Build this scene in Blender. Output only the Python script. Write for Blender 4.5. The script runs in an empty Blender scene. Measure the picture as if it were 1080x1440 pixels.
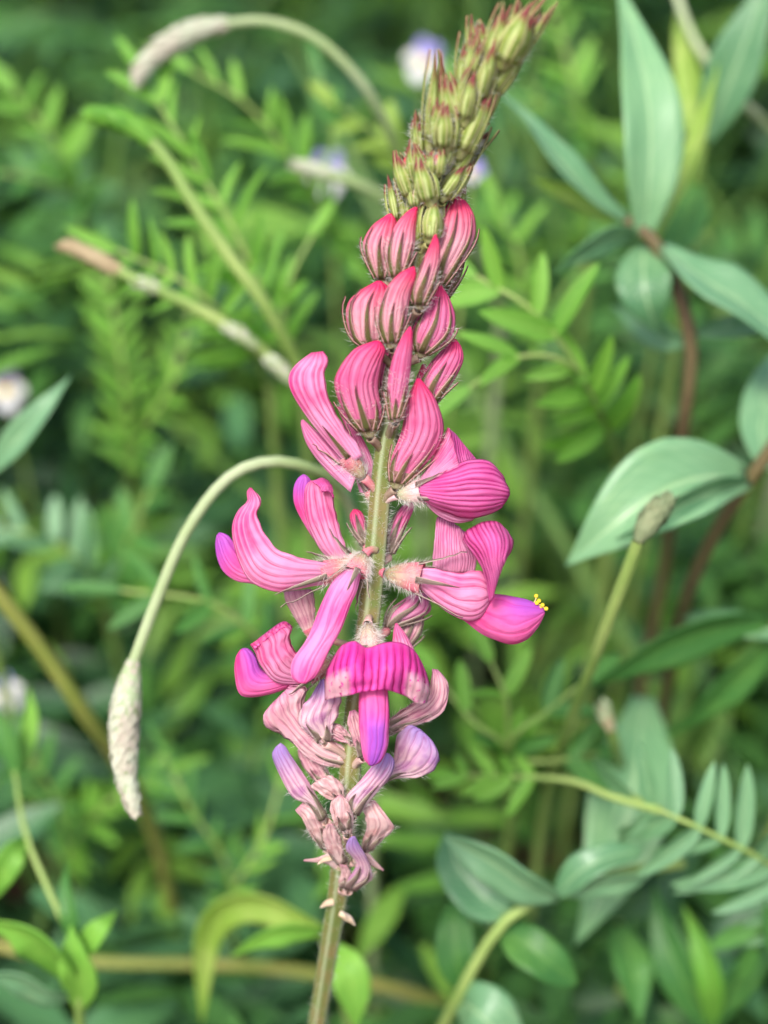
import bpy, math, random
import numpy as np
from mathutils import Vector, Matrix, noise

random.seed(7)
rng = np.random.default_rng(11)
scene = bpy.context.scene
COL = scene.collection
R_ = math.radians

# ---------------------------------------------------------------- camera
PITCH = R_(35)
DIST = 0.180                       # camera to the plane of focus, metres
ZC = 0.225                         # height of the picture centre in that plane
K = 0.125 / 1440                   # metres per photo pixel in the plane of focus
VD = Vector((0, math.cos(PITCH), -math.sin(PITCH)))
UD = Vector((0, math.sin(PITCH), math.cos(PITCH)))
RD = Vector((1, 0, 0))
CAM = Vector((0, 0, ZC)) - VD * DIST
cd = bpy.data.cameras.new('camera')
cam = bpy.data.objects.new('camera', cd)
COL.objects.link(cam)
cam.location = CAM
cam.rotation_euler = (math.pi / 2 - PITCH, 0, 0)
cd.sensor_fit = 'VERTICAL'
cd.sensor_height = 24
cd.lens = 24 / (2 * (0.0625 / DIST))
cd.clip_start = 0.005
cd.clip_end = 500
cd.dof.use_dof = True
cd.dof.focus_distance = DIST - 0.002
cd.dof.aperture_fstop = cd.lens / 5.4      # about 5.4 mm of real aperture
scene.camera = cam

# ---------------------------------------------------------------- sky, sun, exposure
SUN_EL, SUN_AZ = R_(58), R_(205)           # soft light from behind and left of the camera
w = bpy.data.worlds.new('World')
scene.world = w
w.use_nodes = True
nt = w.node_tree
sky = nt.nodes.new('ShaderNodeTexSky')
sky.sky_type = 'NISHITA'
sky.sun_disc = False
sky.sun_elevation = SUN_EL
sky.sun_rotation = SUN_AZ
sky.dust_density = 4.0
sky.ozone_density = 0.6
sky.air_density = 1.0
bg = nt.nodes['Background']
bg.inputs['Strength'].default_value = 0.1
nt.links.new(sky.outputs[0], bg.inputs['Color'])
sl = bpy.data.lights.new('sun', 'SUN')
sl.energy = 1.5
sl.angle = R_(16)
sl.color = (1.0, 0.98, 0.95)
so = bpy.data.objects.new('sun', sl)
COL.objects.link(so)
sdir = Vector((math.sin(SUN_AZ) * math.cos(SUN_EL), math.cos(SUN_AZ) * math.cos(SUN_EL), math.sin(SUN_EL)))
so.rotation_euler = sdir.to_track_quat('Z', 'Y').to_euler()
so.location = (0, 0, 3)
vs = scene.view_settings
vs.view_transform = 'Standard'
vs.look = 'None'
vs.exposure = 1.2
vs.gamma = 1.0
vs.use_curve_mapping = False
scene.cycles.use_denoising = True
scene.cycles.max_bounces = 6
scene.cycles.diffuse_bounces = 3
scene.cycles.transmission_bounces = 3
scene.cycles.use_adaptive_sampling = True
scene.cycles.adaptive_threshold = 0.02
scene.cycles.sample_clamp_indirect = 6

# ---------------------------------------------------------------- helpers
def P(px, py, d=0.0):
    """photo pixel and millimetres behind the plane of focus -> world point"""
    z = DIST + d * 0.001
    s = z / DIST
    return CAM + VD * z + RD * ((px - 540) * K * s) + UD * ((720 - py) * K * s)

def SD(py):                                # the spike leans: its top is nearer the camera
    return (py - 800) * 0.012 + max(0, py - 1150) * 0.06 - max(0, 260 - py) * 0.028

def SP(px, py, d=0.0):
    return P(px, py, d + SD(py))

def smooth_path(pts, n):
    """Catmull-Rom through pts, n samples evenly spread along it"""
    p = np.array(pts, float)
    if len(p) == 2:
        t = np.linspace(0, 1, n)[:, None]
        return p[0] * (1 - t) + p[1] * t
    e = np.vstack([2 * p[0] - p[1], p, 2 * p[-1] - p[-2]])
    out = []
    for i in range(len(p) - 1):
        a, b, c, d = e[i], e[i + 1], e[i + 2], e[i + 3]
        t = np.linspace(0, 1, 14, endpoint=(i == len(p) - 2))[:, None]
        out.append(0.5 * (2 * b + (c - a) * t + (2 * a - 5 * b + 4 * c - d) * t ** 2 + (3 * b - a - 3 * c + d) * t ** 3))
    q = np.vstack(out)
    s = np.concatenate([[0], np.cumsum(np.linalg.norm(np.diff(q, axis=0), axis=1))])
    ts = np.linspace(0, s[-1], n)
    return np.stack([np.interp(ts, s, q[:, k]) for k in range(q.shape[1])], 1)

def lin(vals, n):
    vals = np.array(vals, float) if hasattr(vals, '__len__') else np.array([vals, vals], float)
    return np.interp(np.linspace(0, 1, n), np.linspace(0, 1, len(vals)), vals)

ORG = {}
def thing(name, label, cat, loc, group=None):
    o = bpy.data.objects.new(name, None)
    o.empty_display_size = 0.01
    COL.objects.link(o)
    o.location = loc
    o['label'] = label
    o['category'] = cat
    if group: o['group'] = group
    ORG[o] = Vector(loc)
    return o

def put(o, parent, origin):
    COL.objects.link(o)
    origin = Vector(origin)
    ORG[o] = origin
    if parent is not None:
        o.parent = parent
        o.location = origin - ORG[parent]
    else:
        o.location = origin
    return o

def mesh_np(name, V, F, mat, uv=None, smooth=True, origin=(0, 0, 0)):
    """V (n,3), F (m,k) same-size faces, uv per vertex (n,2)"""
    V = np.asarray(V, np.float32) - np.asarray(origin, np.float32)
    F = np.asarray(F, np.int32)
    me = bpy.data.meshes.new(name)
    m, k = F.shape
    me.vertices.add(len(V)); me.vertices.foreach_set('co', V.ravel())
    me.loops.add(m * k); me.loops.foreach_set('vertex_index', F.ravel())
    me.polygons.add(m)
    me.polygons.foreach_set('loop_start', np.arange(0, m * k, k, dtype=np.int32))
    if smooth: me.polygons.foreach_set('use_smooth', np.ones(m, bool))
    me.update(calc_edges=True)
    if uv is not None:
        l = me.uv_layers.new(name='UVMap')
        l.data.foreach_set('uv', np.asarray(uv, np.float32)[F.ravel()].ravel())
    if mat is not None: me.materials.append(mat)
    return me

def part(name, V, F, mat, parent, uv=None, smooth=True, origin=None, solid=0):
    V = np.asarray(V, float)
    if origin is None: origin = V.mean(0)
    me = mesh_np(name, V, F, mat, uv, smooth, origin)
    o = put(bpy.data.objects.new(name, me), parent, origin)
    if solid:
        m = o.modifiers.new('thickness', 'SOLIDIFY')
        m.thickness = solid * 0.001
        m.offset = 0
    return o

def grid_faces(nu, nv, close=False):
    F = []
    for i in range(nu - 1):
        for j in range(nv if close else nv - 1):
            j2 = (j + 1) % nv
            F.append((i * nv + j, i * nv + j2, (i + 1) * nv + j2, (i + 1) * nv + j))
    return np.array(F, np.int32)

def frames(C):
    """parallel-transport frames along a polyline of 3-D points"""
    T = np.gradient(C, axis=0)
    T /= np.linalg.norm(T, axis=1)[:, None] + 1e-12
    n0 = np.cross(T[0], np.array(VD))
    if np.linalg.norm(n0) < 1e-3: n0 = np.cross(T[0], [1, 0, 0])
    n0 /= np.linalg.norm(n0)
    N = [n0]
    for i in range(1, len(C)):
        n = N[-1] - T[i] * np.dot(N[-1], T[i])
        N.append(n / (np.linalg.norm(n) + 1e-12))
    N = np.array(N)
    return T, N, np.cross(T, N)

def tube_data(C, rad, nv=10, flute=0, nfl=5):
    C = np.asarray(C, float)
    rad = lin(rad, len(C))
    T, N, B = frames(C)
    ph = np.linspace(0, 2 * np.pi, nv, endpoint=False)
    rr = 1 + flute * np.cos(ph * nfl)
    V = C[:, None, :] + (N[:, None, :] * np.cos(ph)[None, :, None] + B[:, None, :] * np.sin(ph)[None, :, None]) * (rad[:, None] * rr[None, :])[:, :, None]
    uv = np.stack(np.broadcast_arrays(np.linspace(0, 1, len(C))[:, None], (ph / (2 * np.pi))[None, :]), -1)
    return V.reshape(-1, 3), grid_faces(len(C), nv, True), uv.reshape(-1, 2)

def tube(name, C, rad, mat, parent, nv=10, flute=0, nfl=5, origin=None):
    V, F, uv = tube_data(C, rad, nv, flute, nfl)
    return part(name, V, F, mat, parent, uv, origin=C[0] if origin is None else origin)

def join(datas):
    Vs, Fs, Us, k = [], [], [], 0
    for V, F, U in datas:
        Vs.append(V); Fs.append(np.asarray(F) + k); Us.append(U); k += len(V)
    return np.vstack(Vs), np.vstack(Fs), np.vstack(Us)

def to_ground(p, run=(0.0, 0.02), n=3):
    """a few more points that take a stalk down to the soil"""
    p = np.array(p, float)
    return [tuple(p + np.array([run[0], run[1], 0]) * t + np.array([0, 0, -(p[2] + 0.004)]) * t ** 0.9) for t in np.linspace(0, 1, n + 1)[1:]]

def hair_data(pts, nrm, length, width, droop=0.3):
    """fine tapered hairs: pts (n,3), nrm (n,3), length in mm"""
    n = len(pts)
    if n == 0: return np.zeros((0, 3)), np.zeros((0, 3), int), np.zeros((0, 2))
    L = length * 0.001 * rng.uniform(0.5, 1.3, n)[:, None]
    d = nrm + rng.normal(0, 0.35, (n, 3)); d /= np.linalg.norm(d, axis=1)[:, None] + 1e-12
    s = np.cross(d, np.array(VD)); s /= np.linalg.norm(s, axis=1)[:, None] + 1e-9
    s *= width * 0.0005
    bend = rng.normal(0, droop, (n, 3)) * L
    mid = pts + d * L * 0.5
    tip = pts + d * L + bend * 0.6
    V = np.stack([pts - s, pts + s, mid - s * 0.7, mid + s * 0.7, tip], 1).reshape(-1, 3)
    b = (np.arange(n) * 5)[:, None]
    F = np.concatenate([b + [0, 1, 3], b + [0, 3, 2], b + [2, 3, 4]], 0)
    return V, F, np.zeros((len(V), 2))

# ---------------------------------------------------------------- materials
def srgb(r, g, b):
    f = lambda c: (c / 255 / 12.92) if c / 255 <= 0.04045 else ((c / 255 + 0.055) / 1.055) ** 2.4
    return (f(r), f(g), f(b), 1)

class NB:
    def __init__(s, name):
        s.m = bpy.data.materials.new(name); s.m.use_nodes = True
        s.t = s.m.node_tree; s.b = s.t.nodes['Principled BSDF']; s.out = s.t.nodes['Material Output']
    def n(s, kind, **kw):
        x = s.t.nodes.new(kind)
        for k, v in kw.items(): setattr(x, k, v)
        return x
    def set(s, inp, v):
        if hasattr(v, 'is_output') or isinstance(v, bpy.types.NodeSocket): s.t.links.new(v, inp)
        else: inp.default_value = v
    def math(s, op, a, b=0.0, clamp=False):
        x = s.n('ShaderNodeMath', operation=op, use_clamp=clamp); s.set(x.inputs[0], a); s.set(x.inputs[1], b); return x.outputs[0]
    def mix(s, f, a, b):
        x = s.n('ShaderNodeMix', data_type='RGBA'); s.set(x.inputs[0], f); s.set(x.inputs[6], a); s.set(x.inputs[7], b); return x.outputs[2]
    def ss(s, v, lo, hi):                                          # smoothstep
        x = s.n('ShaderNodeMapRange', interpolation_type='SMOOTHSTEP'); s.set(x.inputs[0], v); x.inputs[1].default_value = lo; x.inputs[2].default_value = hi; return x.outputs[0]
    def noise(s, scale, detail=3, vec=None, rough=0.55):
        x = s.n('ShaderNodeTexNoise'); x.inputs['Scale'].default_value = scale; x.inputs['Detail'].default_value = detail; x.inputs['Roughness'].default_value = rough
        if vec is not None: s.t.links.new(vec, x.inputs['Vector'])
        return x.outputs['Fac']
    def obj(s):
        return s.n('ShaderNodeTexCoord').outputs['Object']
    def uv(s):
        x = s.n('ShaderNodeSeparateXYZ'); s.t.links.new(s.n('ShaderNodeTexCoord').outputs['UV'], x.inputs[0]); return x.outputs[0], x.outputs[1]
    def finish(s, col, rough=0.55, transl=0.25, bump=None, bstr=0.2, spec=0.35, tcol=None):
        s.set(s.b.inputs['Base Color'], col); s.b.inputs['Roughness'].default_value = rough
        s.b.inputs['Specular IOR Level'].default_value = spec
        if bump is not None:
            x = s.n('ShaderNodeBump'); x.inputs['Strength'].default_value = bstr; x.inputs['Distance'].default_value = 0.0004
            s.set(x.inputs['Height'], bump); s.t.links.new(x.outputs[0], s.b.inputs['Normal'])
        if transl > 0:
            t = s.n('ShaderNodeBsdfTranslucent'); s.set(t.inputs['Color'], tcol if tcol is not None else col)
            m = s.n('ShaderNodeMixShader'); m.inputs[0].default_value = transl
            s.t.links.new(s.b.outputs[0], m.inputs[1]); s.t.links.new(t.outputs[0], m.inputs[2]); s.t.links.new(m.outputs[0], s.out.inputs[0])
        return s.m

def petal_mat(name, base, vein, pale, tip, N=22, vs_=0.75, tip_r=(0.75, 1.0), pale_r=(0.0, 0.3), edge=None, blotch=None, transl=0.25, rough=0.5, speckle=False, tip_v=None, vn=(0.2, 0.6), tip_c=None, vw=0.17, rimc=None, wb=2.4):
    """u runs base to tip, v across; pigment veins run the length of the petal"""
    b = NB(name); u, v = b.uv(); o = b.obj()
    big = b.noise(160, 3, o); fine = b.noise(900, 4, o)
    cb = b.n('ShaderNodeCombineXYZ'); b.set(cb.inputs[0], b.math('MULTIPLY', u, 1.3)); b.set(cb.inputs[1], b.math('MULTIPLY', v, 7.0)); b.set(cb.inputs[2], b.math('MULTIPLY', b.n('ShaderNodeObjectInfo').outputs['Random'], 40.0))
    wob = b.noise(1.0, 2, cb.outputs[0])
    vv = b.math('ADD', b.math('MULTIPLY', v, float(N)), b.math('MULTIPLY', wob, wb))
    fr = b.math('ABSOLUTE', b.math('SUBTRACT', b.math('FRACT', vv), 0.5))
    thick = b.noise(260, 2, o)
    mask = b.ss(b.math('DIVIDE', fr, b.math('ADD', b.math('MULTIPLY', thick, 1.5), 0.2)), vw, 0.01)
    fr2 = b.math('ABSOLUTE', b.math('SUBTRACT', b.math('FRACT', b.math('MULTIPLY', vv, 2.0)), 0.5))
    mask = b.math('MAXIMUM', mask, b.math('MULTIPLY', b.ss(fr2, 0.2, 0.02), 0.35))
    mask = b.math('MULTIPLY', mask, b.math('MULTIPLY', b.math('MULTIPLY', b.ss(thick, vn[0], vn[1]), b.ss(u, -0.1, 0.45)), vs_))
    col = b.mix(b.ss(big, 0.3, 0.7), base, pale)
    col = b.mix(b.math('MULTIPLY', b.ss(fr, 0.15, 0.5), 0.42), col, pale)
    col = b.mix(b.math('MULTIPLY', b.ss(u, pale_r[1], pale_r[0]), 0.85), col, pale)
    rim = b.math('ABSOLUTE', b.math('SUBTRACT', b.math('FRACT', b.math('MULTIPLY', v, 2.0)), 0.5))
    col = b.mix(b.math('MULTIPLY', b.ss(rim, 0.38 if rimc else 0.42, 0.5), 0.85 if rimc else 0.45), col, rimc or pale)
    if blotch is not None:
        col = b.mix(b.math('MULTIPLY', b.ss(b.noise(320, 2, o), 0.5, 0.68), 0.75), col, blotch)
    tm = b.ss(b.math('ADD', u, b.math('MULTIPLY', b.math('SUBTRACT', big, 0.5), 0.25)), tip_r[0], tip_r[1])
    if tip_v is not None: tm = b.math('MULTIPLY', tm, b.ss(v, tip_v[0], tip_v[1]))
    if tip_c is not None: tm = b.math('MULTIPLY', tm, b.ss(b.math('ABSOLUTE', b.math('SUBTRACT', v, tip_c)), 0.17, 0.06))
    col = b.mix(tm, col, tip)
    col = b.mix(mask, col, vein)
    if edge is not None:
        e = b.ss(b.math('ABSOLUTE', b.math('SUBTRACT', v, 0.5)), 0.22, 0.32)
        e = b.math('MULTIPLY', e, b.ss(u, 0.42, 0.66))
        e = b.math('MULTIPLY', e, b.ss(b.noise(1500, 2, o), 0.30, 0.46)) if speckle else e
        col = b.mix(e, col, edge)
    col = b.mix(b.math('MULTIPLY', b.ss(fine, 0.45, 0.8), 0.12), col, pale)
    h = b.math('ADD', b.math('MULTIPLY', b.ss(fr, 0.4, 0.0), -0.5), b.math('MULTIPLY', fine, 0.5))
    return b.finish(col, rough, transl, h, 0.45, 0.22)

M = {}
M['banner'] = petal_mat('banner_pink', srgb(236, 70, 152), srgb(186, 14, 96), srgb(253, 182, 220), srgb(230, 48, 134), N=15, vs_=0.68, tip_r=(0.86, 1.08), pale_r=(0, 0.5), transl=0.4)
M['banner_smooth'] = petal_mat('banner_pale_pink', srgb(240, 92, 176), srgb(210, 40, 130), srgb(252, 164, 216), srgb(240, 66, 154), N=8, vs_=0.55, tip_r=(0.86, 1.08), pale_r=(0, 0.35), transl=0.4)
M['banner_hot'] = petal_mat('banner_magenta', srgb(240, 84, 172), srgb(176, 12, 104), srgb(252, 138, 204), srgb(240, 70, 166), N=11, vs_=0.95, vn=(-0.2, 0.4), vw=0.2, wb=1.4, tip_r=(0.9, 1.1), pale_r=(0, 0.06), transl=0.4)
M['banner_face'] = petal_mat('banner_front_face', srgb(244, 56, 170), srgb(160, 4, 88), srgb(250, 96, 190), srgb(240, 60, 150), N=14, vs_=1.0, vn=(-0.3, 0.3), vw=0.22, wb=0.9, tip_r=(1.2, 1.4), pale_r=(0, 0.05), edge=srgb(242, 186, 200), speckle=True)
M['banner_dull'] = petal_mat('banner_back_flank', srgb(232, 122, 176), srgb(188, 54, 124), srgb(246, 178, 212), srgb(226, 96, 156), N=14, vs_=0.8, tip_r=(0.9, 1.1), transl=0.4)
M['keel'] = petal_mat('keel_pink_violet', srgb(228, 62, 144), srgb(204, 36, 118), srgb(242, 128, 184), srgb(186, 86, 192), N=11, vs_=0.25, tip_r=(0.55, 0.88), pale_r=(0, 0.2))
M['keel_face'] = petal_mat('keel_pink_violet_middle', srgb(240, 56, 156), srgb(222, 36, 130), srgb(244, 124, 190), srgb(180, 92, 206), N=11, vs_=0.25, tip_r=(0.25, 0.55), pale_r=(0, 0.1), tip_c=0.22)
M['keel_up'] = petal_mat('keel_violet_above', srgb(228, 50, 134), srgb(200, 34, 114), srgb(240, 116, 178), srgb(186, 88, 198), N=10, vs_=0.3, tip_r=(0.25, 0.7), pale_r=(0, 0.1), tip_v=(0.36, 0.12))
M['bud'] = petal_mat('bud_pink', srgb(206, 84, 124), srgb(132, 34, 72), srgb(234, 170, 180), srgb(238, 40, 100), rimc=srgb(240, 60, 112), N=16, vs_=0.65, tip_r=(0.55, 0.95), pale_r=(0.1, 0.75), transl=0.15)
M['bud_dark'] = petal_mat('bud_crimson', srgb(204, 66, 124), srgb(126, 18, 68), srgb(230, 130, 168), srgb(232, 40, 106), rimc=srgb(238, 74, 126), N=16, vs_=0.75, tip_r=(0.65, 1.0), pale_r=(0.0, 0.45), transl=0.15)
M['bud_young'] = petal_mat('bud_coral', srgb(240, 160, 150), srgb(214, 104, 100), srgb(250, 222, 200), srgb(230, 84, 94), N=12, vs_=0.3, tip_r=(0.6, 0.9), pale_r=(0.2, 0.7), transl=0.15)
M['wilt'] = petal_mat('withered_pink', srgb(228, 156, 176), srgb(170, 78, 116), srgb(246, 212, 210), srgb(208, 128, 170), N=15, vs_=0.65, tip_r=(0.8, 1.05), pale_r=(0, 0.4), blotch=srgb(210, 132, 160), transl=0.28, rough=0.65)
M['wilt_violet'] = petal_mat('withered_violet', srgb(222, 152, 188), srgb(164, 80, 138), srgb(246, 214, 216), srgb(172, 138, 204), N=12, vs_=0.6, tip_r=(0.5, 0.95), pale_r=(0, 0.4), blotch=srgb(196, 120, 182), transl=0.28, rough=0.65)
M['wilt_beige'] = petal_mat('withered_beige', srgb(228, 174, 178), srgb(180, 108, 122), srgb(246, 218, 212), srgb(214, 152, 170), N=10, vs_=0.5, tip_r=(0.8, 1.05), pale_r=(0, 0.5), blotch=srgb(200, 136, 134), transl=0.28, rough=0.7)

def calyx_mat(name, a, c, tipc, mar, rough=0.6, midl=None):
    b = NB(name); u, v = b.uv(); o = b.obj()
    nz = b.noise(500, 3, o)
    col = b.mix(b.ss(nz, 0.35, 0.7), a, c)
    col = b.mix(b.ss(b.math('ADD', u, b.math('MULTIPLY', nz, 0.4)), 0.78, 1.02), col, tipc)
    e = b.ss(b.math('ABSOLUTE', b.math('SUBTRACT', v, 0.5)), 0.26, 0.46)
    col = b.mix(b.math('MULTIPLY', e, 0.8), col, mar)
    if midl: col = b.mix(b.math('MULTIPLY', b.ss(b.math('ABSOLUTE', b.math('SUBTRACT', v, 0.5)), 0.2, 0.05), b.ss(u, 0.75, 0.4)), col, midl)
    return b.finish(col, rough, 0.12, nz, 0.2, 0.3)
M['tooth'] = calyx_mat('calyx_tooth_olive', srgb(92, 96, 50), srgb(110, 84, 62), srgb(104, 50, 58), srgb(216, 160, 160))
M['tooth_green'] = calyx_mat('calyx_tooth_green', srgb(118, 142, 58), srgb(158, 174, 84), srgb(126, 54, 58), srgb(198, 196, 134), 0.6, srgb(196, 208, 136))
M['tooth_dry'] = calyx_mat('calyx_tooth_dry', srgb(206, 176, 150), srgb(222, 196, 160), srgb(236, 214, 186), srgb(240, 216, 200))
M['tooth_grey'] = calyx_mat('calyx_tooth_grey', srgb(126, 118, 96), srgb(120, 96, 92), srgb(98, 70, 70), srgb(196, 176, 164))
def cup_mat(name, a, c, d):
    b = NB(name); u, v = b.uv(); o = b.obj()
    nz = b.noise(420, 3, o); st = b.ss(b.math('ABSOLUTE', b.math('SUBTRACT', b.math('FRACT', b.math('MULTIPLY', v, 10.0)), 0.5)), 0.32, 0.5)
    col = b.mix(b.ss(u, 0.15, 0.85), a, c)
    col = b.mix(b.math('MULTIPLY', st, 0.6), col, d)
    col = b.mix(b.math('MULTIPLY', b.ss(nz, 0.4, 0.7), 0.4), col, srgb(214, 196, 170))
    return b.finish(col, 0.6, 0.1, nz, 0.25, 0.3)
M['cup'] = cup_mat('calyx_cup_rose', srgb(158, 150, 112), srgb(216, 116, 134), srgb(166, 84, 100))
M['cup_pale'] = cup_mat('calyx_cup_pale', srgb(178, 184, 140), srgb(234, 190, 198), srgb(190, 150, 140))
M['cup_bud'] = cup_mat('calyx_cup_olive', srgb(128, 132, 78), srgb(124, 90, 76), srgb(98, 62, 64))
M['cup_green'] = cup_mat('calyx_cup_green', srgb(146, 162, 70), srgb(190, 198, 100), srgb(124, 136, 58))
M['cup_dry'] = cup_mat('calyx_cup_dry', srgb(176, 160, 134), srgb(222, 176, 172), srgb(180, 126, 128))
def plain(name, a, c, scale=120, rough=0.55, transl=0.0, spec=0.35, streak=False):
    b = NB(name); o = b.obj()
    nz = b.noise(scale, 4, o)
    col = b.mix(b.ss(nz, 0.32, 0.7), a, c)
    if streak:
        u, v = b.uv()
        s = b.ss(b.math('ABSOLUTE', b.math('SUBTRACT', b.math('FRACT', b.math('MULTIPLY', v, 5.0)), 0.5)), 0.2, 0.5)
        col = b.mix(b.math('MULTIPLY', s, 0.5), col, streak)
    return b.finish(col, rough, transl, nz, 0.15, spec)
M['stem'] = plain('flower_stem', srgb(108, 124, 62), srgb(132, 120, 74), 330, 0.55, 0, 0.3, srgb(172, 186, 150))
M['hair'] = plain('white_hair', srgb(236, 230, 222), srgb(250, 246, 240), 100, 0.6, 0.5)
M['anther'] = plain('yellow_anther', srgb(226, 190, 30), srgb(244, 214, 60), 800, 0.6)
M['filament'] = plain('stamen_filament', srgb(220, 190, 120), srgb(240, 214, 160), 300, 0.5)
M['soil'] = plain('dark_soil', srgb(62, 50, 40), srgb(104, 86, 70), 60, 0.95, 0, 0.1)

def leaf_mat(name, a, c, y, transl=0.3, rough=0.5, vein=None, spec=0.4):
    """per-piece colour spread plus midrib, side veins and blotches"""
    b = NB(name); u, v = b.uv(); o = b.obj()
    rnd = b.n('ShaderNodeNewGeometry').outputs['Random Per Island']
    oi = b.n('ShaderNodeObjectInfo').outputs['Random']
    r = b.math('FRACT', b.math('ADD', rnd, oi))
    nz = b.noise(90, 3, o)
    col = b.mix(r, a, c)
    col = b.mix(b.math('MULTIPLY', b.ss(nz, 0.45, 0.75), 0.6), col, y)
    mid = b.ss(b.math('ABSOLUTE', b.math('SUBTRACT', v, 0.5)), 0.05, 0.01)
    side = b.math('ABSOLUTE', b.math('SUBTRACT', b.math('FRACT', b.math('MULTIPLY', b.math('SUBTRACT', u, b.math('MULTIPLY', b.math('ABSOLUTE', b.math('SUBTRACT', v, 0.5)), 0.5)), 12.0)), 0.5))
    sm = b.ss(side, 0.10, 0.02)
    vc = vein if vein is not None else y
    col = b.mix(b.math('MAXIMUM', b.math('MULTIPLY', mid, 0.6), b.math('MULTIPLY', sm, 0.25)), col, vc)
    cb = b.n('ShaderNodeCombineXYZ'); b.set(cb.inputs[0], b.math('MULTIPLY', u, 2.5)); b.set(cb.inputs[1], b.math('MULTIPLY', v, 9.0)); b.set(cb.inputs[2], b.math('MULTIPLY', r, 20.0))
    sk = b.noise(1.6, 4, cb.outputs[0])
    col = b.mix(b.math('MULTIPLY', b.ss(sk, 0.48, 0.3), 0.5), col, a)
    col = b.mix(b.math('MULTIPLY', b.ss(sk, 0.55, 0.75), 0.5), col, vc)
    tc = b.n('ShaderNodeMix', data_type='RGBA', blend_type='MULTIPLY'); tc.inputs[0].default_value = 1
    b.t.links.new(col, tc.inputs[6]); tc.inputs[7].default_value = (1.35, 1.5, 0.55, 1)
    h = b.math('ADD', b.math('MULTIPLY', b.math('MAXIMUM', mid, sm), -0.6), nz)
    return b.finish(col, rough, transl, h, 0.25, spec, tc.outputs[2])
M['leaf_blue'] = leaf_mat('leaf_blue_green', srgb(82, 134, 88), srgb(122, 168, 124), srgb(140, 182, 132), 0.22, 0.36, srgb(170, 200, 150), 0.6)
M['leaf_pale'] = leaf_mat('leaf_pale_green', srgb(108, 158, 106), srgb(140, 186, 138), srgb(150, 192, 132), 0.25, 0.36, srgb(180, 210, 160), 0.6)
M['leaf_mid'] = leaf_mat('leaf_mid_green', srgb(54, 108, 50), srgb(82, 138, 64), srgb(112, 160, 74), 0.26, 0.45)
M['leaf_bright'] = leaf_mat('leaf_bright_green', srgb(98, 158, 56), srgb(132, 186, 74), srgb(154, 198, 86), 0.34, 0.5)
M['leaf_lime'] = leaf_mat('leaf_lime_green', srgb(138, 174, 66), srgb(156, 188, 82), srgb(184, 200, 112), 0.33, 0.45)
M['leaf_dark'] = leaf_mat('leaf_dark_green', srgb(48, 96, 56), srgb(66, 120, 70), srgb(84, 136, 74), 0.25, 0.45)
M['stalk_green'] = plain('stalk_green', srgb(120, 150, 72), srgb(156, 176, 100), 60, 0.5)
M['stalk_pale'] = plain('stalk_pale', srgb(138, 160, 100), srgb(170, 182, 142), 60, 0.6)
M['stalk_brown'] = plain('stalk_red_brown', srgb(98, 82, 60), srgb(110, 100, 62), 60, 0.5)
M['stalk_olive'] = plain('stalk_olive', srgb(124, 136, 60), srgb(146, 142, 76), 60, 0.5)
M['head_pale'] = plain('seed_head_pale', srgb(176, 190, 152), srgb(150, 168, 120), 300, 0.8)
M['scale_pale'] = plain('seed_scale_pale', srgb(200, 206, 180), srgb(190, 176, 160), 200, 0.75, 0.2)
M['scale_brown'] = plain('seed_scale_brown', srgb(190, 172, 136), srgb(158, 132, 98), 200, 0.75, 0.2)
M['bud_grey'] = plain('bud_grey_green', srgb(112, 128, 92), srgb(140, 146, 108), 200, 0.7)
M['viola_white'] = plain('wild_pansy_cream', srgb(236, 234, 224), srgb(226, 226, 236), 100, 0.6, 0.3)
M['viola_violet'] = plain('wild_pansy_violet', srgb(148, 140, 206), srgb(176, 170, 222), 100, 0.6, 0.3)
M['viola_dark'] = plain('wild_pansy_slate', srgb(96, 90, 116), srgb(122, 116, 140), 100, 0.6, 0.3)
M['viola_yellow'] = plain('wild_pansy_yellow', srgb(232, 200, 70), srgb(240, 216, 110), 100, 0.6, 0.2)
M['litter'] = plain('dry_leaf_litter', srgb(120, 96, 78), srgb(158, 132, 112), 80, 0.8)
# ---------------------------------------------------------------- ground
GS = 60.0
gv, gf, n_ = [], [], 61
gx = np.sign(np.linspace(-1, 1, n_)) * np.abs(np.linspace(-1, 1, n_)) ** 4 * GS
X, Y = np.meshgrid(gx, gx + 0.4, indexing='ij')
Zg = np.array([[noise.noise(Vector((x * 9, y * 9, 0))) * 0.006 for y in gx + 0.4] for x in gx]) - 0.006
ground = part('ground', np.stack([X, Y, Zg], -1).reshape(-1, 3), grid_faces(n_, n_), M['soil'], None, origin=(0, 0, 0))
ground['kind'] = 'structure'

# ---------------------------------------------------------------- the pink flower spike
AX = [(446, 1440), (464, 1330), (478, 1240), (490, 1120), (501, 1000), (518, 880), (529, 770), (541, 640), (558, 540), (574, 440), (592, 350), (616, 270), (648, 190), (690, 110), (722, 50)]
AXD = smooth_path(AX, 120)
def axis_at(py):
    i = int(np.argmin(np.abs(AXD[:, 1] - py)))
    return AXD[i]

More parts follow.
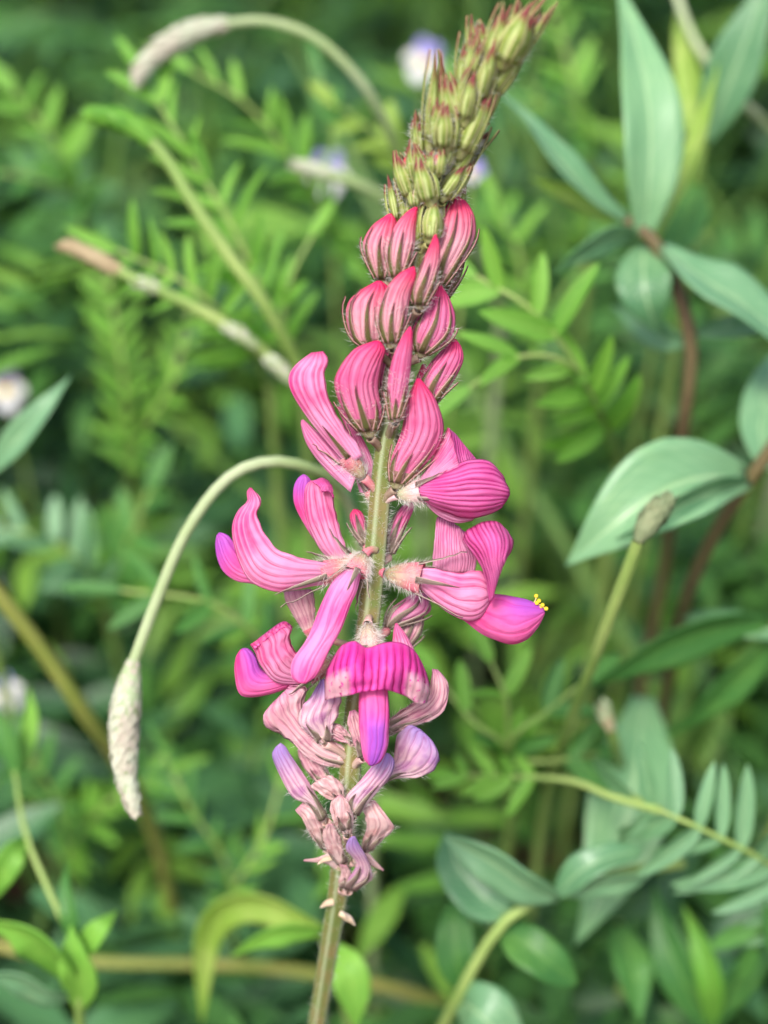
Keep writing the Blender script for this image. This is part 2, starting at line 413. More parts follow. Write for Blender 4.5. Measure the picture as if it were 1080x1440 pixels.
stem_pts = [tuple(SP(x, y, 0)) for x, y in AXD[::2]]
foot = to_ground(SP(436, 1475, 0), (-0.012, 0.012), 10)
base_pt = Vector(foot[-1])
spike = thing('sainfoin_plant', 'tall pink flower spike with striped petals, green tip and withered lower flowers', 'flower', (base_pt.x, base_pt.y, 0))
Cst = np.array(foot[::-1] + stem_pts)
Cst = smooth_path(Cst, 90)
fr_ = np.linspace(0, 1, 90)
rad_st = np.interp(fr_, [0, 0.55, 0.64, 0.76, 0.86, 0.93, 1.0], [1.2, 1.15, 1.32, 1.36, 1.15, 0.75, 0.25]) * 0.001
stem = tube('stem', Cst, rad_st, M['stem'], spike, nv=40, flute=0.06, nfl=5)
T_, N_, B_ = frames(Cst)
k = np.concatenate([rng.integers(30, 60, 900), rng.integers(58, 84, 3600)]); a_ = rng.uniform(0, 2 * np.pi, 4500); f_ = rng.uniform(0, 1, 4500)[:, None]
nr = N_[k] * np.cos(a_)[:, None] + B_[k] * np.sin(a_)[:, None]
pt = (Cst[k] * (1 - f_) + Cst[np.minimum(k + 1, 89)] * f_) + nr * rad_st[k][:, None] * 0.97
hv, hf, _ = hair_data(pt, nr + T_[k] * 0.4, 0.75, 0.03)
hh = part('hairs', hv, hf, M['hair'], stem, smooth=False, origin=Cst[0]); hh['kind'] = 'stuff'

def pod(A, B, d=0.0, ratio=0.55, gap=0.0, nu=30, nv=32, power=1.2, wr=0.025, seed=0, cup=0.0):
    """a folded petal or bud: A and B are its two outlines from base to tip (photo pixels),
    rounded towards and away from the camera; gap leaves the B side open. Returns points (nu,nv,3)"""
    a = smooth_path(A, nu); b = smooth_path(B, nu)
    dd = lin(d, nu)
    mid = (a + b) / 2; half = (b - a) / 2
    hw = np.linalg.norm(half, axis=1)
    hw_mm = np.convolve(np.pad(hw, 2, mode='edge'), np.ones(5) / 5, 'valid') * K * 1000
    hw_mm = np.minimum(hw_mm, hw * K * 1000 * 1.6 + 0.02)
    ph = np.linspace(gap, 2 * np.pi - gap, nv)
    S = np.zeros((nu, nv, 3))
    for i in range(nu):
        for j in range(nv):
            c, s = math.cos(ph[j]), math.sin(ph[j])
            q = mid[i] + half[i] * c
            dep = dd[i] - ratio * hw_mm[i] * math.copysign(abs(s) ** power, s)
            dep += cup * (c * c) * hw_mm[i]
            if wr:
                u = i / (nu - 1)
                e = noise.noise(Vector((u * 3 + seed, ph[j] * 2.2, seed * 1.7))) * 1.2 + noise.noise(Vector((u * 6 + seed, ph[j] * 5, seed))) * 0.6
                q = q + half[i] / (hw[i] + 1e-6) * e * wr * 6
                dep += noise.noise(Vector((u * 4, ph[j] * 4 + seed, 3.3))) * wr * 1.3
                if wr > 0.1:
                    cr_ = abs(noise.noise(Vector((u * 3.2 + seed, ph[j] * 3.2 + u * 2, seed)))) - 0.22
                    dep += cr_ * wr * 4.0 * math.copysign(1, s); q = q - half[i] * c * cr_ * wr * 2.2
            if gap > 0:
                ef = max(0.0, 1 - min(ph[j] - gap, 2 * math.pi - gap - ph[j]) / 0.6) ** 2      # thin free margins ripple
                u = i / (nu - 1); s9 = A[0][0] * 0.07
                dep += ef * 0.55 * noise.noise(Vector((u * 7 + s9, s9, ph[j] * 0.6))); q = q + half[i] / (hw[i] + 1e-6) * ef * 3.0 * noise.noise(Vector((u * 9 + s9, 4.0, ph[j] * 0.5)))
            S[i, j] = SP(q[0], q[1], dep)
    uv = np.stack(np.broadcast_arrays(np.linspace(0, 1, nu)[:, None], (ph / (2 * np.pi))[None, :]), -1)
    return S, uv

def pod_part(name, parent, mat, A, B, **kw):
    S, uv = pod(A, B, **kw)
    nu, nv = S.shape[:2]
    return part(name, S.reshape(-1, 3), grid_faces(nu, nv), mat, parent, uv.reshape(-1, 2), solid=0.09), S

def loft_part(name, parent, mat, rows, nu=30, nv=40, solid=0.1):
    """rows: lines along the veins, each a list of (px, py, mm); lofted smoothly across"""
    L = np.array([smooth_path(r, nu) for r in rows])
    G = np.stack([smooth_path(L[:, i], nv) for i in range(nu)], 0)      # nu, nv, 3
    sd = rows[0][0][0] * 0.13
    for i in range(nu):
        for j in range(nv):
            u, v = i / (nu - 1), j / (nv - 1)
            e = max(u, abs(v - 0.5) * 2) ** 2                   # free edges ripple a little
            G[i, j, 2] += e * 0.45 * noise.noise(Vector((u * 5 + sd, v * 7, sd))) - 0.10 * math.sin(v * 2 * math.pi * 11) * (1 - e) * 0.4
            G[i, j, 0] += e * 2.0 * noise.noise(Vector((u * 6 + sd, v * 6, sd + 9))); G[i, j, 1] += e * 2.0 * noise.noise(Vector((u * 6 + sd, v * 6, sd + 19)))
    V = np.array([SP(*g) for g in G.reshape(-1, 3)])
    uv = np.stack(np.broadcast_arrays(np.linspace(0, 1, nu)[:, None], np.linspace(0, 1, nv)[None, :]), -1)
    return part(name, V, grid_faces(nu, nv), mat, parent, uv.reshape(-1, 2), solid=solid)

def surf_tooth(parent, S, j, i0, i1, wid, mat, lift=0.14, curl=0.0):
    """a narrow pointed calyx tooth lying along a bud's flank"""
    nu, nv = S.shape[:2]
    n = 9
    cen = S.mean(1)
    V = []; uvs = []
    for q in range(n):
        t = q / (n - 1)
        fi = i0 + (i1 - i0) * t
        i = min(int(fi), nu - 2); f = fi - i
        p = S[i, j % nv] * (1 - f) + S[i + 1, j % nv] * f
        p2 = S[i, (j + 1) % nv] * (1 - f) + S[i + 1, (j + 1) % nv] * f
        p0 = S[i, (j - 1) % nv] * (1 - f) + S[i + 1, (j - 1) % nv] * f
        ax = S[i + 1, j % nv] - S[i, j % nv]; ax /= np.linalg.norm(ax) + 1e-12
        cr = p2 - p0; cr -= ax * np.dot(cr, ax); cr /= np.linalg.norm(cr) + 1e-12
        nm = np.cross(cr, ax); nm /= np.linalg.norm(nm) + 1e-12
        c_ = cen[i] * (1 - f) + cen[i + 1] * f
        if np.dot(nm, p - c_) < 0: nm = -nm
        wq = wid * 0.001 * 0.5 * (1 - t) ** 0.8 * (1.0 if t > 0.02 else 0.9)
        o = p + nm * (lift + curl * t * t) * 0.001
        for s in (-1, 0, 1):
            V.append(o + cr * wq * s + nm * (0.00012 if s == 0 else 0)); uvs.append((t, 0.5 + 0.5 * s))
    return part('calyx_tooth', V, grid_faces(n, 3), mat, parent, uvs, solid=0.06)

def cup_data(S, i1, infl=1.04):
    n = i1 + 1
    C = S[:n].mean(1)[:, None, :]
    V = C + (S[:n] - C) * infl
    V = V + (S[0].mean(0) - S[1].mean(0)) * 0.4 * (1 - np.linspace(0, 1, n))[:, None, None]
    nv = S.shape[1]
    uv = np.stack(np.broadcast_arrays(np.linspace(0, 1, n)[:, None], np.linspace(0, 1, nv)[None, :]), -1)
    return V.reshape(-1, 3), grid_faces(n, nv), uv.reshape(-1, 2)

def fuzz(parent, S, n, i_range, length=0.85, width=0.036):
    nu, nv = S.shape[:2]
    i = rng.integers(i_range[0], max(i_range[1], i_range[0] + 1), n); j = rng.integers(0, nv, n)
    cen = S.mean(1)
    p = S[i, j] + rng.normal(0, 0.00012, (n, 3))
    nm = p - cen[i]; nm /= np.linalg.norm(nm, axis=1)[:, None] + 1e-12
    ax = S[np.minimum(i + 1, nu - 1), j] - S[i, j]; ax /= np.linalg.norm(ax, axis=1)[:, None] + 1e-12
    V, F, _ = hair_data(p, nm + ax * 0.5, length, width)
    o = part('hairs', V, F, M['hair'], parent, smooth=False); o['kind'] = 'stuff'

def pedicel_data(p_from, py_axis, d=0):
    ax = axis_at(py_axis)
    a = np.array(SP(ax[0], ax[1], d)); b = np.array(p_from)
    m = (a + b) / 2 + np.array([0, 0, 0.0003])
    C = smooth_path([a, m, b], 8)
    return tube_data(C, [0.0005, 0.0004, 0.0006], 10)

def bud(A, B, d, mat='bud', teeth=(1, 4, 8, 12, 15, 20, 26), ratio=0.68, cup_i=6, reach=(0.62, 0.85), name='flower_bud', tw=1.05, tmat='tooth', cmat='cup_bud', wr=0.0, gap=0.0, pname='banner_petal', hairs=300, drop=26, label=None):
    a0, b0 = np.array(A[0], float), np.array(B[0], float); m0 = (a0 + b0) / 2
    ax = m0 - (np.array(A[1]) + np.array(B[1])) / 2; ax /= np.linalg.norm(ax) + 1e-6
    w0 = np.linalg.norm(b0 - a0); m1 = m0 + ax * w0 * 0.38                     # the cup narrows into its stalk
    A = [tuple(m1 + (a0 - m0) * 0.22), tuple(a0 + (m0 - a0) * 0.22 + ax * w0 * 0.12)] + list(A[1:])
    B = [tuple(m1 + (b0 - m0) * 0.22), tuple(b0 + (m0 - b0) * 0.22 + ax * w0 * 0.12)] + list(B[1:])
    S, uv = pod(A, B, d=d, ratio=ratio, gap=gap, power=1.15, wr=max(wr, 0.02), seed=A[0][0] * 0.1)
    base = S[0].mean(0)
    py = (A[0][1] + B[0][1]) / 2 + drop
    V, F, U = join([cup_data(S, cup_i), pedicel_data(base, py)])
    o = part(name, V, F, M[cmat], spike, U, solid=0.05)
    if label: o['label'] = label
    nu, nv = S.shape[:2]
    part(pname, S.reshape(-1, 3), grid_faces(nu, nv), M[mat], o, uv.reshape(-1, 2), solid=0.07)
    for t in teeth:
        r = random.uniform(*reach) * (0.8 if t in (1, 15) else 1)
        surf_tooth(o, S, t, cup_i * 0.45, nu * r, tw * random.uniform(0.85, 1.2), M[tmat], curl=random.uniform(0.2, 0.55) if t in (1, 15) else random.uniform(0, 0.35))
    fuzz(o, S, hairs, (0, int(nu * 0.55)))
    return o, S

# closed pink buds, upper half
bud([(526, 391), (514, 362), (511, 340), (524, 317), (546, 301)], [(548, 389), (556, 360), (560, 330), (557, 310), (550, 300)], [0, -1], 'bud')
bud([(548, 388), (545, 355), (553, 322), (570, 300), (584, 291)], [(574, 380), (582, 350), (584, 322), (586, 302), (587, 291)], [-2.5, -3], 'bud', reach=(0.5, 0.66))
bud([(606, 400), (602, 362), (611, 325), (627, 290), (643, 275)], [(625, 405), (650, 368), (667, 337), (668, 309), (659, 288), (646, 275)], [-0.5, 0.5], 'bud', reach=(0.6, 0.85))
bud([(590, 340), (596, 318), (600, 305)], [(612, 345), (611, 320), (604, 305)], [2, 2], 'bud_young')
bud([(580, 425), (577, 408), (588, 380), (600, 355), (611, 330)], [(600, 430), (612, 400), (618, 370), (618, 345), (613, 329)], [-3.5, -5], 'bud', reach=(0.5, 0.7))
bud([(512, 487), (496, 477), (487, 450), (490, 425), (508, 408), (530, 395)], [(537, 485), (546, 460), (549, 430), (547, 406), (536, 395)], [-1, -2], 'bud', tw=1.0)
bud([(540, 483), (532, 450), (540, 412), (560, 386), (580, 375)], [(564, 478), (571, 450), (577, 415), (585, 390), (583, 375)], [-3.5, -5], 'bud', reach=(0.5, 0.68))
bud([(583, 492), (579, 468), (590, 442), (603, 420), (618, 401)], [(602, 499), (622, 486), (637, 470), (640, 446), (633, 422), (621, 401)], [-1, -1], 'bud_dark', tw=1.0, reach=(0.6, 0.82))
bud([(596, 562), (589, 542), (600, 518), (617, 497), (638, 477)], [(614, 567), (637, 536), (651, 508), (649, 489), (641, 477)], [0.5, 1], 'bud_dark', reach=(0.5, 0.65))
bud([(505, 607), (485, 582), (471, 545), (475, 522), (497, 492), (527, 479)], [(531, 605), (537, 580), (532, 545), (537, 512), (542, 492), (534, 479)], [-2, -4], 'bud_dark', reach=(0.35, 0.52), tw=1.0, hairs=220)
bud([(546, 588), (545, 545), (552, 505), (565, 475), (576, 459)], [(566, 583), (574, 540), (579, 500), (580, 470), (577, 459)], [-4.5, -6], 'bud_dark', reach=(0.25, 0.4), cup_i=4)
bud([(548, 678), (549, 650), (565, 605), (573, 560), (587, 532)], [(573, 680), (611, 638), (624, 602), (613, 563), (598, 541), (590, 532)], [-2, -3], 'bud_dark', reach=(0.3, 0.48), tw=1.1, hairs=240, cup_i=5)

for A_, B_2, d_, m_ in (
    ([(585, 400), (578, 372), (586, 345), (600, 326)], [(608, 402), (616, 372), (612, 345), (604, 326)], 2.5, 'bud'),
    ([(618, 418), (622, 394), (636, 372), (650, 352)], [(632, 416), (644, 396), (652, 374), (653, 352)], 2.2, 'bud'),
    ([(560, 420), (552, 402), (556, 384), (566, 368)], [(584, 424), (590, 404), (586, 384), (572, 368)], 1.5, 'bud'),
    ([(566, 478), (566, 450), (574, 430), (584, 412)], [(588, 480), (594, 452), (594, 430), (588, 412)], 0.5, 'bud_dark'),
    ([(532, 560), (528, 530), (536, 504), (548, 484)], [(552, 562), (558, 532), (558, 506), (552, 484)], 0.5, 'bud_dark'),
    ([(572, 600), (574, 570), (582, 540), (594, 512)], [(590, 602), (600, 572), (604, 540), (598, 512)], 1.5, 'bud_dark')):
    bud(A_, B_2, [d_, d_], m_, reach=(0.7, 0.95))

# young green buds at the tip
def young(b, t, wid, d, split=0.0, coral=0.0, tm='tooth_green'):
    wid *= random.uniform(0.66, 0.92)
    b = (b[0] + random.uniform(-3, 3), b[1] + random.uniform(-4, 4)); t = (t[0] + random.uniform(-7, 5), t[1] + random.uniform(-8, 8))
    t = (b[0] + (t[0] - b[0]) * 1.0, b[1] + (t[1] - b[1]) * 1.0)
    b = np.array(b, float); t = np.array(t, float)
    v = t - b; L = np.linalg.norm(v); v /= L; n = np.array([-v[1], v[0]])
    bt = b + v * L * 0.82
    prof = [(0, 0.45), (0.2, 0.9), (0.45, 1.0), (0.7, 0.75), (0.9, 0.35), (1.0, 0.06)]
    A = [tuple(b + v * L * 0.82 * s - n * wid * 0.5 * r) for s, r in prof]
    B = [tuple(b + v * L * 0.82 * s + n * wid * 0.5 * r) for s, r in prof]
    S, uv = pod(A, B, d=[d, d - 0.6], ratio=0.9, nu=16, nv=20)
    V, F, U = join([cup_data(S, 8, 1.05), pedicel_data(S[0].mean(0), b[1] + 12)])
    o = part('flower_bud', V, F, M['cup_green'], spike, U, solid=0.05)
    part('banner_petal', S.reshape(-1, 3), grid_faces(16, 20), M['bud_young'] if coral else M['cup_green'], o, uv.reshape(-1, 2), solid=0.05)
    for j in (1, 4, 6, 9, 15):
        j = (j + random.randrange(-1, 2)) % 20; base = S[6, j]; c0 = S[6].mean(0)
        rad = base - c0; rl = np.linalg.norm(rad); rad /= rl + 1e-12
        a3 = np.array(SP(*t, d - 0.6)) - S[0].mean(0); a3 /= np.linalg.norm(a3)
        ln = (L * K * random.uniform(0.68, 0.95))
        cr = np.cross(rad, a3); fl_ = random.uniform(-0.0005, 0.0002)
        Vt, ut = [], []
        for q in range(9):
            s = q / 8
            wq = wid * K * 0.40 * min(1.0, (1 - s) * 1.7) ** 0.9 * (0.85 + 0.3 * math.sin(s * 3))
            c = S[3, j] + rad * 0.00025 + a3 * ln * s + rad * (rl * 0.3 * math.sin(s * 3.0) - rl * 0.5 * s * s + fl_ * s ** 3)
            for e in (-1, 0, 1): Vt.append(c + cr * wq * e + rad * (0.00018 if e == 0 else 0)); ut.append((s, 0.5 + e * 0.5))
        part('calyx_tooth', Vt, grid_faces(9, 3), M[tm], o, ut, solid=0.07)
    fuzz(o, S, 200, (3, 15), 1.1, 0.045)
    return o
YB = [((583, 285), (563, 212), 26, -1, 0), ((604, 288), (600, 226), 26, -3.5, 0), ((592, 262), (583, 205), 24, -2, 1), ((622, 285), (655, 232), 24, -2, 0), ((628, 262), (680, 182), 26, -1, 0), ((612, 250), (622, 205), 22, -3.5, 1), ((596, 225), (588, 160), 20, 0, 0), ((604, 215), (613, 92), 22, -2, 0), ((628, 222), (628, 145), 28, -3.5, 0), ((645, 225), (690, 140), 28, -2.5, 0), ((640, 190), (636, 110), 28, -2.5, 1), ((652, 180), (668, 95), 28, -3.5, 0), ((662, 185), (708, 108), 28, -1, 0), ((655, 140), (658, 52), 26, -1, 1), ((672, 145), (688, 62), 28, -3, 0), ((684, 140), (730, 66), 30, -1.5, 0), ((682, 100), (680, 36), 22, 0, 0), ((692, 105), (708, 16), 30, -2.5, 1), ((704, 100), (738, 22), 40, -3, 1), ((712, 88), (764, 12), 26, -1.5, 1), ((610, 300), (630, 240), 30, 2, 0), ((625, 230), (645, 160), 34, 2, 0), ((650, 170), (680, 90), 34, 2, 0), ((690, 100), (722, 40), 34, 1.5, 0), ((592, 352), (590, 288), 28, -1, 0), ((606, 345), (612, 288), 28, -2.4, 0), ((618, 340), (634, 284), 26, 1, 0), ((632, 322), (646, 268), 24, 1.5, 0), ((572, 330), (566, 268), 22, 1, 0), ((556, 318), (551, 258), 14, 0, 0)]
for b, t, wid, d, c in YB: young(b, t, wid, d, coral=c)
for b, t, wid, d, c in YB[3:20]:                                   # smaller ones tucked between
    s = random.choice((-1, 1)) * random.uniform(7, 13)
    young((b[0] + s, b[1] + random.uniform(-22, -8)), (t[0] + s * 0.9, t[1] + random.uniform(-10, 4)), wid * 0.8, d + 0.7, coral=random.random() < 0.35)
bud([(576, 285), (570, 250), (567, 228), (574, 215)], [(598, 285), (602, 250), (599, 222), (588, 208)], [-1.6, -1.8], 'bud_young', cmat='cup_green', tmat='tooth_green', reach=(0.7, 0.85), hairs=50)

# open flowers -------------------------------------------------------
def flower(base, rim, r0, r1, d, py_ax, cmat='cup', teeth=5, tlen=4.2, splay=0.35, tmat='tooth_grey', hairs=220, name='flower', ped_d=0, tw=0.8, label=None):
    """calyx cup from base to rim (photo pixels), pedicel back to the stem, pointed teeth"""
    a = np.array(SP(base[0], base[1], d[0])); b = np.array(SP(rim[0], rim[1], d[1]))
    C = np.array([a + (b - a) * t for t in np.linspace(0, 1, 10)])
    rr = np.array([r0 + (r1 - r0) * math.sin(t * 1.5) for t in np.linspace(0, 1, 10)]) * K
    rr[0] = 0.0002; rr[1] *= 0.85
    V1 = tube_data(C, rr, 18, 0.05, 5)
    o = part(name, *(lambda x: (x[0], x[1], M[cmat], spike, x[2]))(join([V1, pedicel_data(a, py_ax, ped_d)])), solid=0.06)
    if label: o['label'] = label
    T, N, B = frames(C)
    ph0 = random.uniform(0, 6.28)
    for q in range(teeth):
        ph = ph0 + q * 2 * math.pi / teeth
        rad = N[-1] * math.cos(ph) + B[-1] * math.sin(ph)
        cr = np.cross(T[-1], rad)
        ln = tlen * 0.001 * random.uniform(0.7, 1.15)
        dr = T[-1] * math.cos(splay) + rad * math.sin(splay) * random.uniform(0.5, 1.4)
        Vt, ut = [], []
        for k_ in range(9):
            s = k_ / 8
            c = C[-2] + rad * (rr[-1] * 1.02) + dr * ln * s + rad * 0.0006 * s * s * random.uniform(0, 1)
            wq = tw * 0.0005 * (1 - s) ** 0.8
            for e in (-1, 0, 1): Vt.append(c + cr * wq * e + rad * (0.0001 if e == 0 else 0)); ut.append((s, 0.5 + e * 0.5))
        part('calyx_tooth', Vt, grid_faces(9, 3), M[tmat], o, ut, solid=0.06)
    n = int(hairs * 1.7)
    i = rng.integers(0, 10, n); a2 = rng.uniform(0, 6.283, n)
    nm = N[i] * np.cos(a2)[:, None] + B[i] * np.sin(a2)[:, None]
    Vh, Fh, _ = hair_data(C[i] + nm * rr[i][:, None] + T[i] * rng.uniform(-0.0003, 0.0003, n)[:, None], nm + T[i] * 0.5, 1.1, 0.036)
    h = part('hairs', Vh, Fh, M['hair'], o, smooth=False); h['kind'] = 'stuff'
    return o

# upper left open flower
f = flower((512, 672), (486, 640), 6, 15, (-1, -1), 700, tmat='tooth', tlen=5)
pod_part('banner_petal', f, M['banner'], [(489, 654), (464, 626), (433, 588), (411, 553), (406, 531), (416, 513), (438, 496)], [(513, 640), (500, 618), (476, 582), (464, 550), (461, 525), (465, 508), (455, 494)], d=[-1.5, -2.5, -3, -2], ratio=0.42, gap=0.6)
pod_part('keel_petal', f, M['banner_dull'], [(493, 692), (458, 660), (433, 627), (424, 600), (424, 591)], [(500, 672), (479, 645), (456, 617), (437, 599), (426, 590)], d=[-1, 0], ratio=0.6)
f = flower((524, 706), (521, 690), 5, 9, (0.5, 1), 716, teeth=4, tlen=3, hairs=120)
pod_part('banner_petal', f, M['banner'], [(512, 694), (505, 652), (491, 612), (474, 573)], [(527, 694), (526, 655), (507, 612), (477, 571)], d=[1.5, 1.5], ratio=0.5)
pod_part('wing_petal', f, M['banner_dull'], [(506, 692), (500, 670), (497, 650)], [(516, 694), (512, 670), (503, 648)], d=[1, 0.6], ratio=0.5)
# right flower with one broad striped lobe
f = flower((558, 696), (594, 690), 6, 16, (-1.5, -2.5), 712, cmat='cup_pale', tlen=5, tmat='tooth_grey', hairs=300)
loft_part('banner_petal', f, M['banner_hot'], [
    [(590, 677, -1.2), (606, 669, -2.4), (634, 658, -3.4), (660, 646, -3.6), (688, 650, -3.0), (707, 668, -2.2)],
    [(585, 683, -2.6), (612, 676, -5), (645, 666, -6.2), (678, 662, -5.8), (703, 672, -4.4), (714, 684, -3.4)],
    [(585, 689, -3), (614, 689, -5.6), (645, 686, -6.6), (678, 686, -6.2), (705, 691, -4.8), (716, 695, -3.8)],
    [(586, 695, -2.8), (611, 704, -5), (640, 710, -5.8), (670, 712, -5.6), (699, 709, -4.4), (712, 706, -3.4)],
    [(589, 701, -1.5), (610, 713, -3), (636, 724, -3.2), (662, 729, -3.2), (689, 723, -3), (705, 714, -2.6)]])
loft_part('banner_petal', f, M['banner'], [
    [(584, 682, -1.5), (597, 664, -2), (614, 633, -2), (630, 601, -1.5)],
    [(588, 684, -2.6), (606, 667, -3.6), (624, 640, -3.4), (632, 606, -2.2)],
    [(596, 684, -3), (618, 669, -4.5), (635, 648, -4.2), (637, 622, -2.6)],
    [(603, 680, -2.5), (628, 664, -4.4), (646, 656, -4.4), (643, 652, -3.4)]], nv=24)
loft_part('wing_petal', f, M['banner_hot'], [
    [(631, 602, -1.6), (634, 630, -2), (642, 658, -3.8)],
    [(641, 611, 0.2), (646, 632, -0.8), (653, 656, -3.2)],
    [(653, 626, 0.8), (658, 640, -0.6), (664, 654, -3)],
    [(669, 645, 0.4), (671, 650, -0.8), (674, 656, -2.4)]], nu=16, nv=18)
pod_part('keel_petal', f, M['banner_dull'], [(592, 702), (615, 724), (640, 735), (664, 732)], [(612, 700), (640, 712), (660, 722), (668, 728)], d=[-2, -2], ratio=0.5)
# left flower, long curved banner
f = flower((508, 790), (452, 806), 6, 17, (-1, -1.5), 800, tlen=6.5, splay=0.18, hairs=260)
pod_part('keel_petal', f, M['keel'], [(430, 824), (385, 826), (352, 820), (333, 817), (315, 805), (306, 787), (303, 766), (305, 752)], [(430, 812), (385, 800), (350, 788), (337, 776), (329, 764), (322, 754), (314, 750), (308, 749)], d=[-1, 0.6], ratio=0.6)
pod_part('banner_petal', f, M['banner'], [(462, 822), (440, 824), (410, 830), (383, 831), (352, 817), (336, 789), (328, 761), (327, 738), (335, 718), (348, 705), (347, 693), (351, 686)], [(470, 797), (452, 787), (429, 782), (395, 770), (374, 747), (364, 722), (369, 707), (361, 693), (354, 686)], d=[-1.5, -3, -3.4, -2.5, -1], ratio=0.4, gap=0.55, nu=44)
# the one above it, seen from below
f = flower((508, 800), (484, 786), 5, 13, (1.5, 1.8), 806, tlen=5, splay=0.4, hairs=140)
pod_part('keel_petal', f, M['keel'], [(465, 788), (440, 756), (416, 714), (413, 688), (419, 673), (427, 667)], [(477, 782), (456, 746), (441, 716), (438, 692), (437, 676), (430, 668)], d=[2.5, 2.4], ratio=0.6)
pod_part('banner_petal', f, M['banner'], [(478, 792), (453, 776), (433, 737), (428, 702), (430, 684), (437, 676)], [(493, 788), (487, 770), (475, 729), (470, 702), (467, 687), (458, 674)], d=[1.8, 1.2, 0.8], ratio=0.5, gap=0.4)
loft_part('wing_petal', f, M['banner_hot'], [[(440, 677, 0.2), (448, 683, -0.8), (452, 692, -0.8)], [(452, 672, 0.8), (458, 680, -0.6), (462, 692, -0.8)], [(462, 676, 1.2), (467, 684, 0), (469, 699, -0.3)]], nu=10, nv=12)
# hanging banner in front, lower left of the stem
f = flower((513, 779), (500, 806), 8, 17, (-2, -3.2), 775, tlen=3.5, splay=0.3, hairs=380, ped_d=-1)
pod_part('banner_petal', f, M['banner_smooth'], [(487, 800), (468, 818), (453, 847), (433, 896), (411, 930), (411, 953), (421, 961)], [(509, 798), (502, 830), (493, 850), (479, 886), (464, 912), (446, 948), (430, 961)], d=[-3, -5, -7, -8.5], ratio=0.5, gap=0.0)
# lower left flower with violet keel
f = flower((480, 925), (432, 948), 6, 15, (-0.5, -1), 915, tlen=4, hairs=160)
pod_part('keel_petal', f, M['keel_up'], [(420, 962), (380, 976), (348, 980), (335, 972), (330, 944), (332, 924), (338, 914)], [(420, 942), (382, 948), (367, 940), (361, 926), (355, 917), (348, 912), (341, 912)], d=[-1, -1], ratio=0.6)
pod_part('banner_petal', f, M['banner'], [(424, 962), (388, 959), (367, 936), (359, 917), (352, 906)], [(436, 940), (418, 915), (409, 897), (412, 884), (404, 874)], d=[-1.5, -3, -3], ratio=0.5, gap=0.45)
loft_part('wing_petal', f, M['banner_hot'], [[(353, 907, -2.6), (358, 913, -4.2)], [(378, 887, -2.2), (382, 893, -4.4)], [(399, 874, -2), (401, 882, -4)], [(411, 882, -2), (408, 890, -3.4)]], nu=6, nv=20)
# front flower facing the camera
f = flower((517, 878), (521, 912), 7, 15, (-3.6, -4.6), 874, cmat='cup_dry', tlen=3, hairs=360, ped_d=-1)
loft_part('banner_petal', f, M['banner_face'], [
    [(470, 922, -4.4), (460, 942, -5.5), (457, 964, -6), (458, 985, -5.5)],
    [(481, 908, -6), (477, 930, -8.8), (475, 956, -9.5), (477, 981, -8.2)],
    [(499, 902, -7), (499, 926, -10.4), (500, 950, -11.2), (502, 974, -10.2)],
    [(516, 911, -6.4), (519, 932, -9.2), (522, 952, -10.3), (525, 971, -10)],
    [(541, 904, -7), (543, 928, -10.4), (545, 950, -11.2), (545, 971, -10.2)],
    [(564, 904, -6), (570, 926, -9), (572, 950, -9.6), (568, 978, -8.2)],
    [(583, 916, -4.8), (591, 942, -7.3), (593, 966, -8), (589, 990, -7)],
    [(594, 934, -3.4), (602, 954, -5), (604, 972, -5.6), (600, 989, -5.4)]], nu=26, nv=56)
pod_part('keel_petal', f, M['keel_face'], [(506, 962), (505, 1000), (506, 1030), (511, 1064), (520, 1077)], [(544, 962), (547, 1000), (546, 1030), (545, 1049), (536, 1070), (523, 1077)], d=[-7, -8.5, -8.5], ratio=0.7)
pod_part('wing_petal', f, M['banner'], [(552, 912), (553, 892), (556, 877)], [(590, 930), (573, 896), (558, 876)], d=[-3, -3], ratio=0.5)
# big right flower
f = flower((541, 806), (594, 814), 7, 22, (-1, -2), 806, tlen=6.5, splay=0.28, hairs=280)
pod_part('keel_petal', f, M['keel_up'], [(640, 862), (674, 889), (697, 900), (720, 906), (741, 899), (757, 881), (766, 863)], [(660, 833), (700, 836), (720, 839), (740, 843), (752, 848), (761, 853), (766, 859)], d=[-2, -2], ratio=0.6)
loft_part('wing_petal', f, M['banner_dull'], [
    [(608, 800, 0), (610, 770, -0.5), (613, 740, 0), (615, 727, 1)],
    [(625, 804, -1), (626, 770, -2), (628, 745, -1), (626, 727, 0.5)],
    [(645, 806, -1.5), (645, 780, -2.5), (645, 760, -2), (641, 738, 0)],
    [(668, 804, -1), (670, 785, -1.5), (662, 765, -1), (654, 748, 0)]], nu=20, nv=26)
pod_part('banner_petal', f, M['banner'], [(588, 824), (604, 840), (630, 861), (656, 873), (674, 869), (685, 854), (690, 838)], [(590, 796), (617, 799), (645, 803), (668, 799), (680, 803), (688, 815), (692, 830)], d=[-2, -3.5, -3.5], ratio=0.5, nu=34, gap=0.45)
loft_part('banner_petal', f, M['banner_hot'], [
    [(688, 846, -5), (684, 814, -6.4), (672, 789, -6.5), (656, 769, -5.5), (652, 758, -4)],
    [(691, 844, -6.2), (690, 806, -8.4), (682, 778, -8.5), (668, 757, -7.4), (657, 746, -4.6)],
    [(694, 838, -6.6), (700, 800, -9.2), (698, 768, -9.5), (689, 747, -8), (677, 734, -4.6)],
    [(695, 828, -6.2), (708, 794, -8.6), (713, 770, -8.4), (708, 750, -7), (698, 734, -4.4)],
    [(694, 812, -5), (706, 792, -6.4), (719, 776, -6), (721, 760, -5), (714, 746, -3.4)]], nu=26, nv=30)
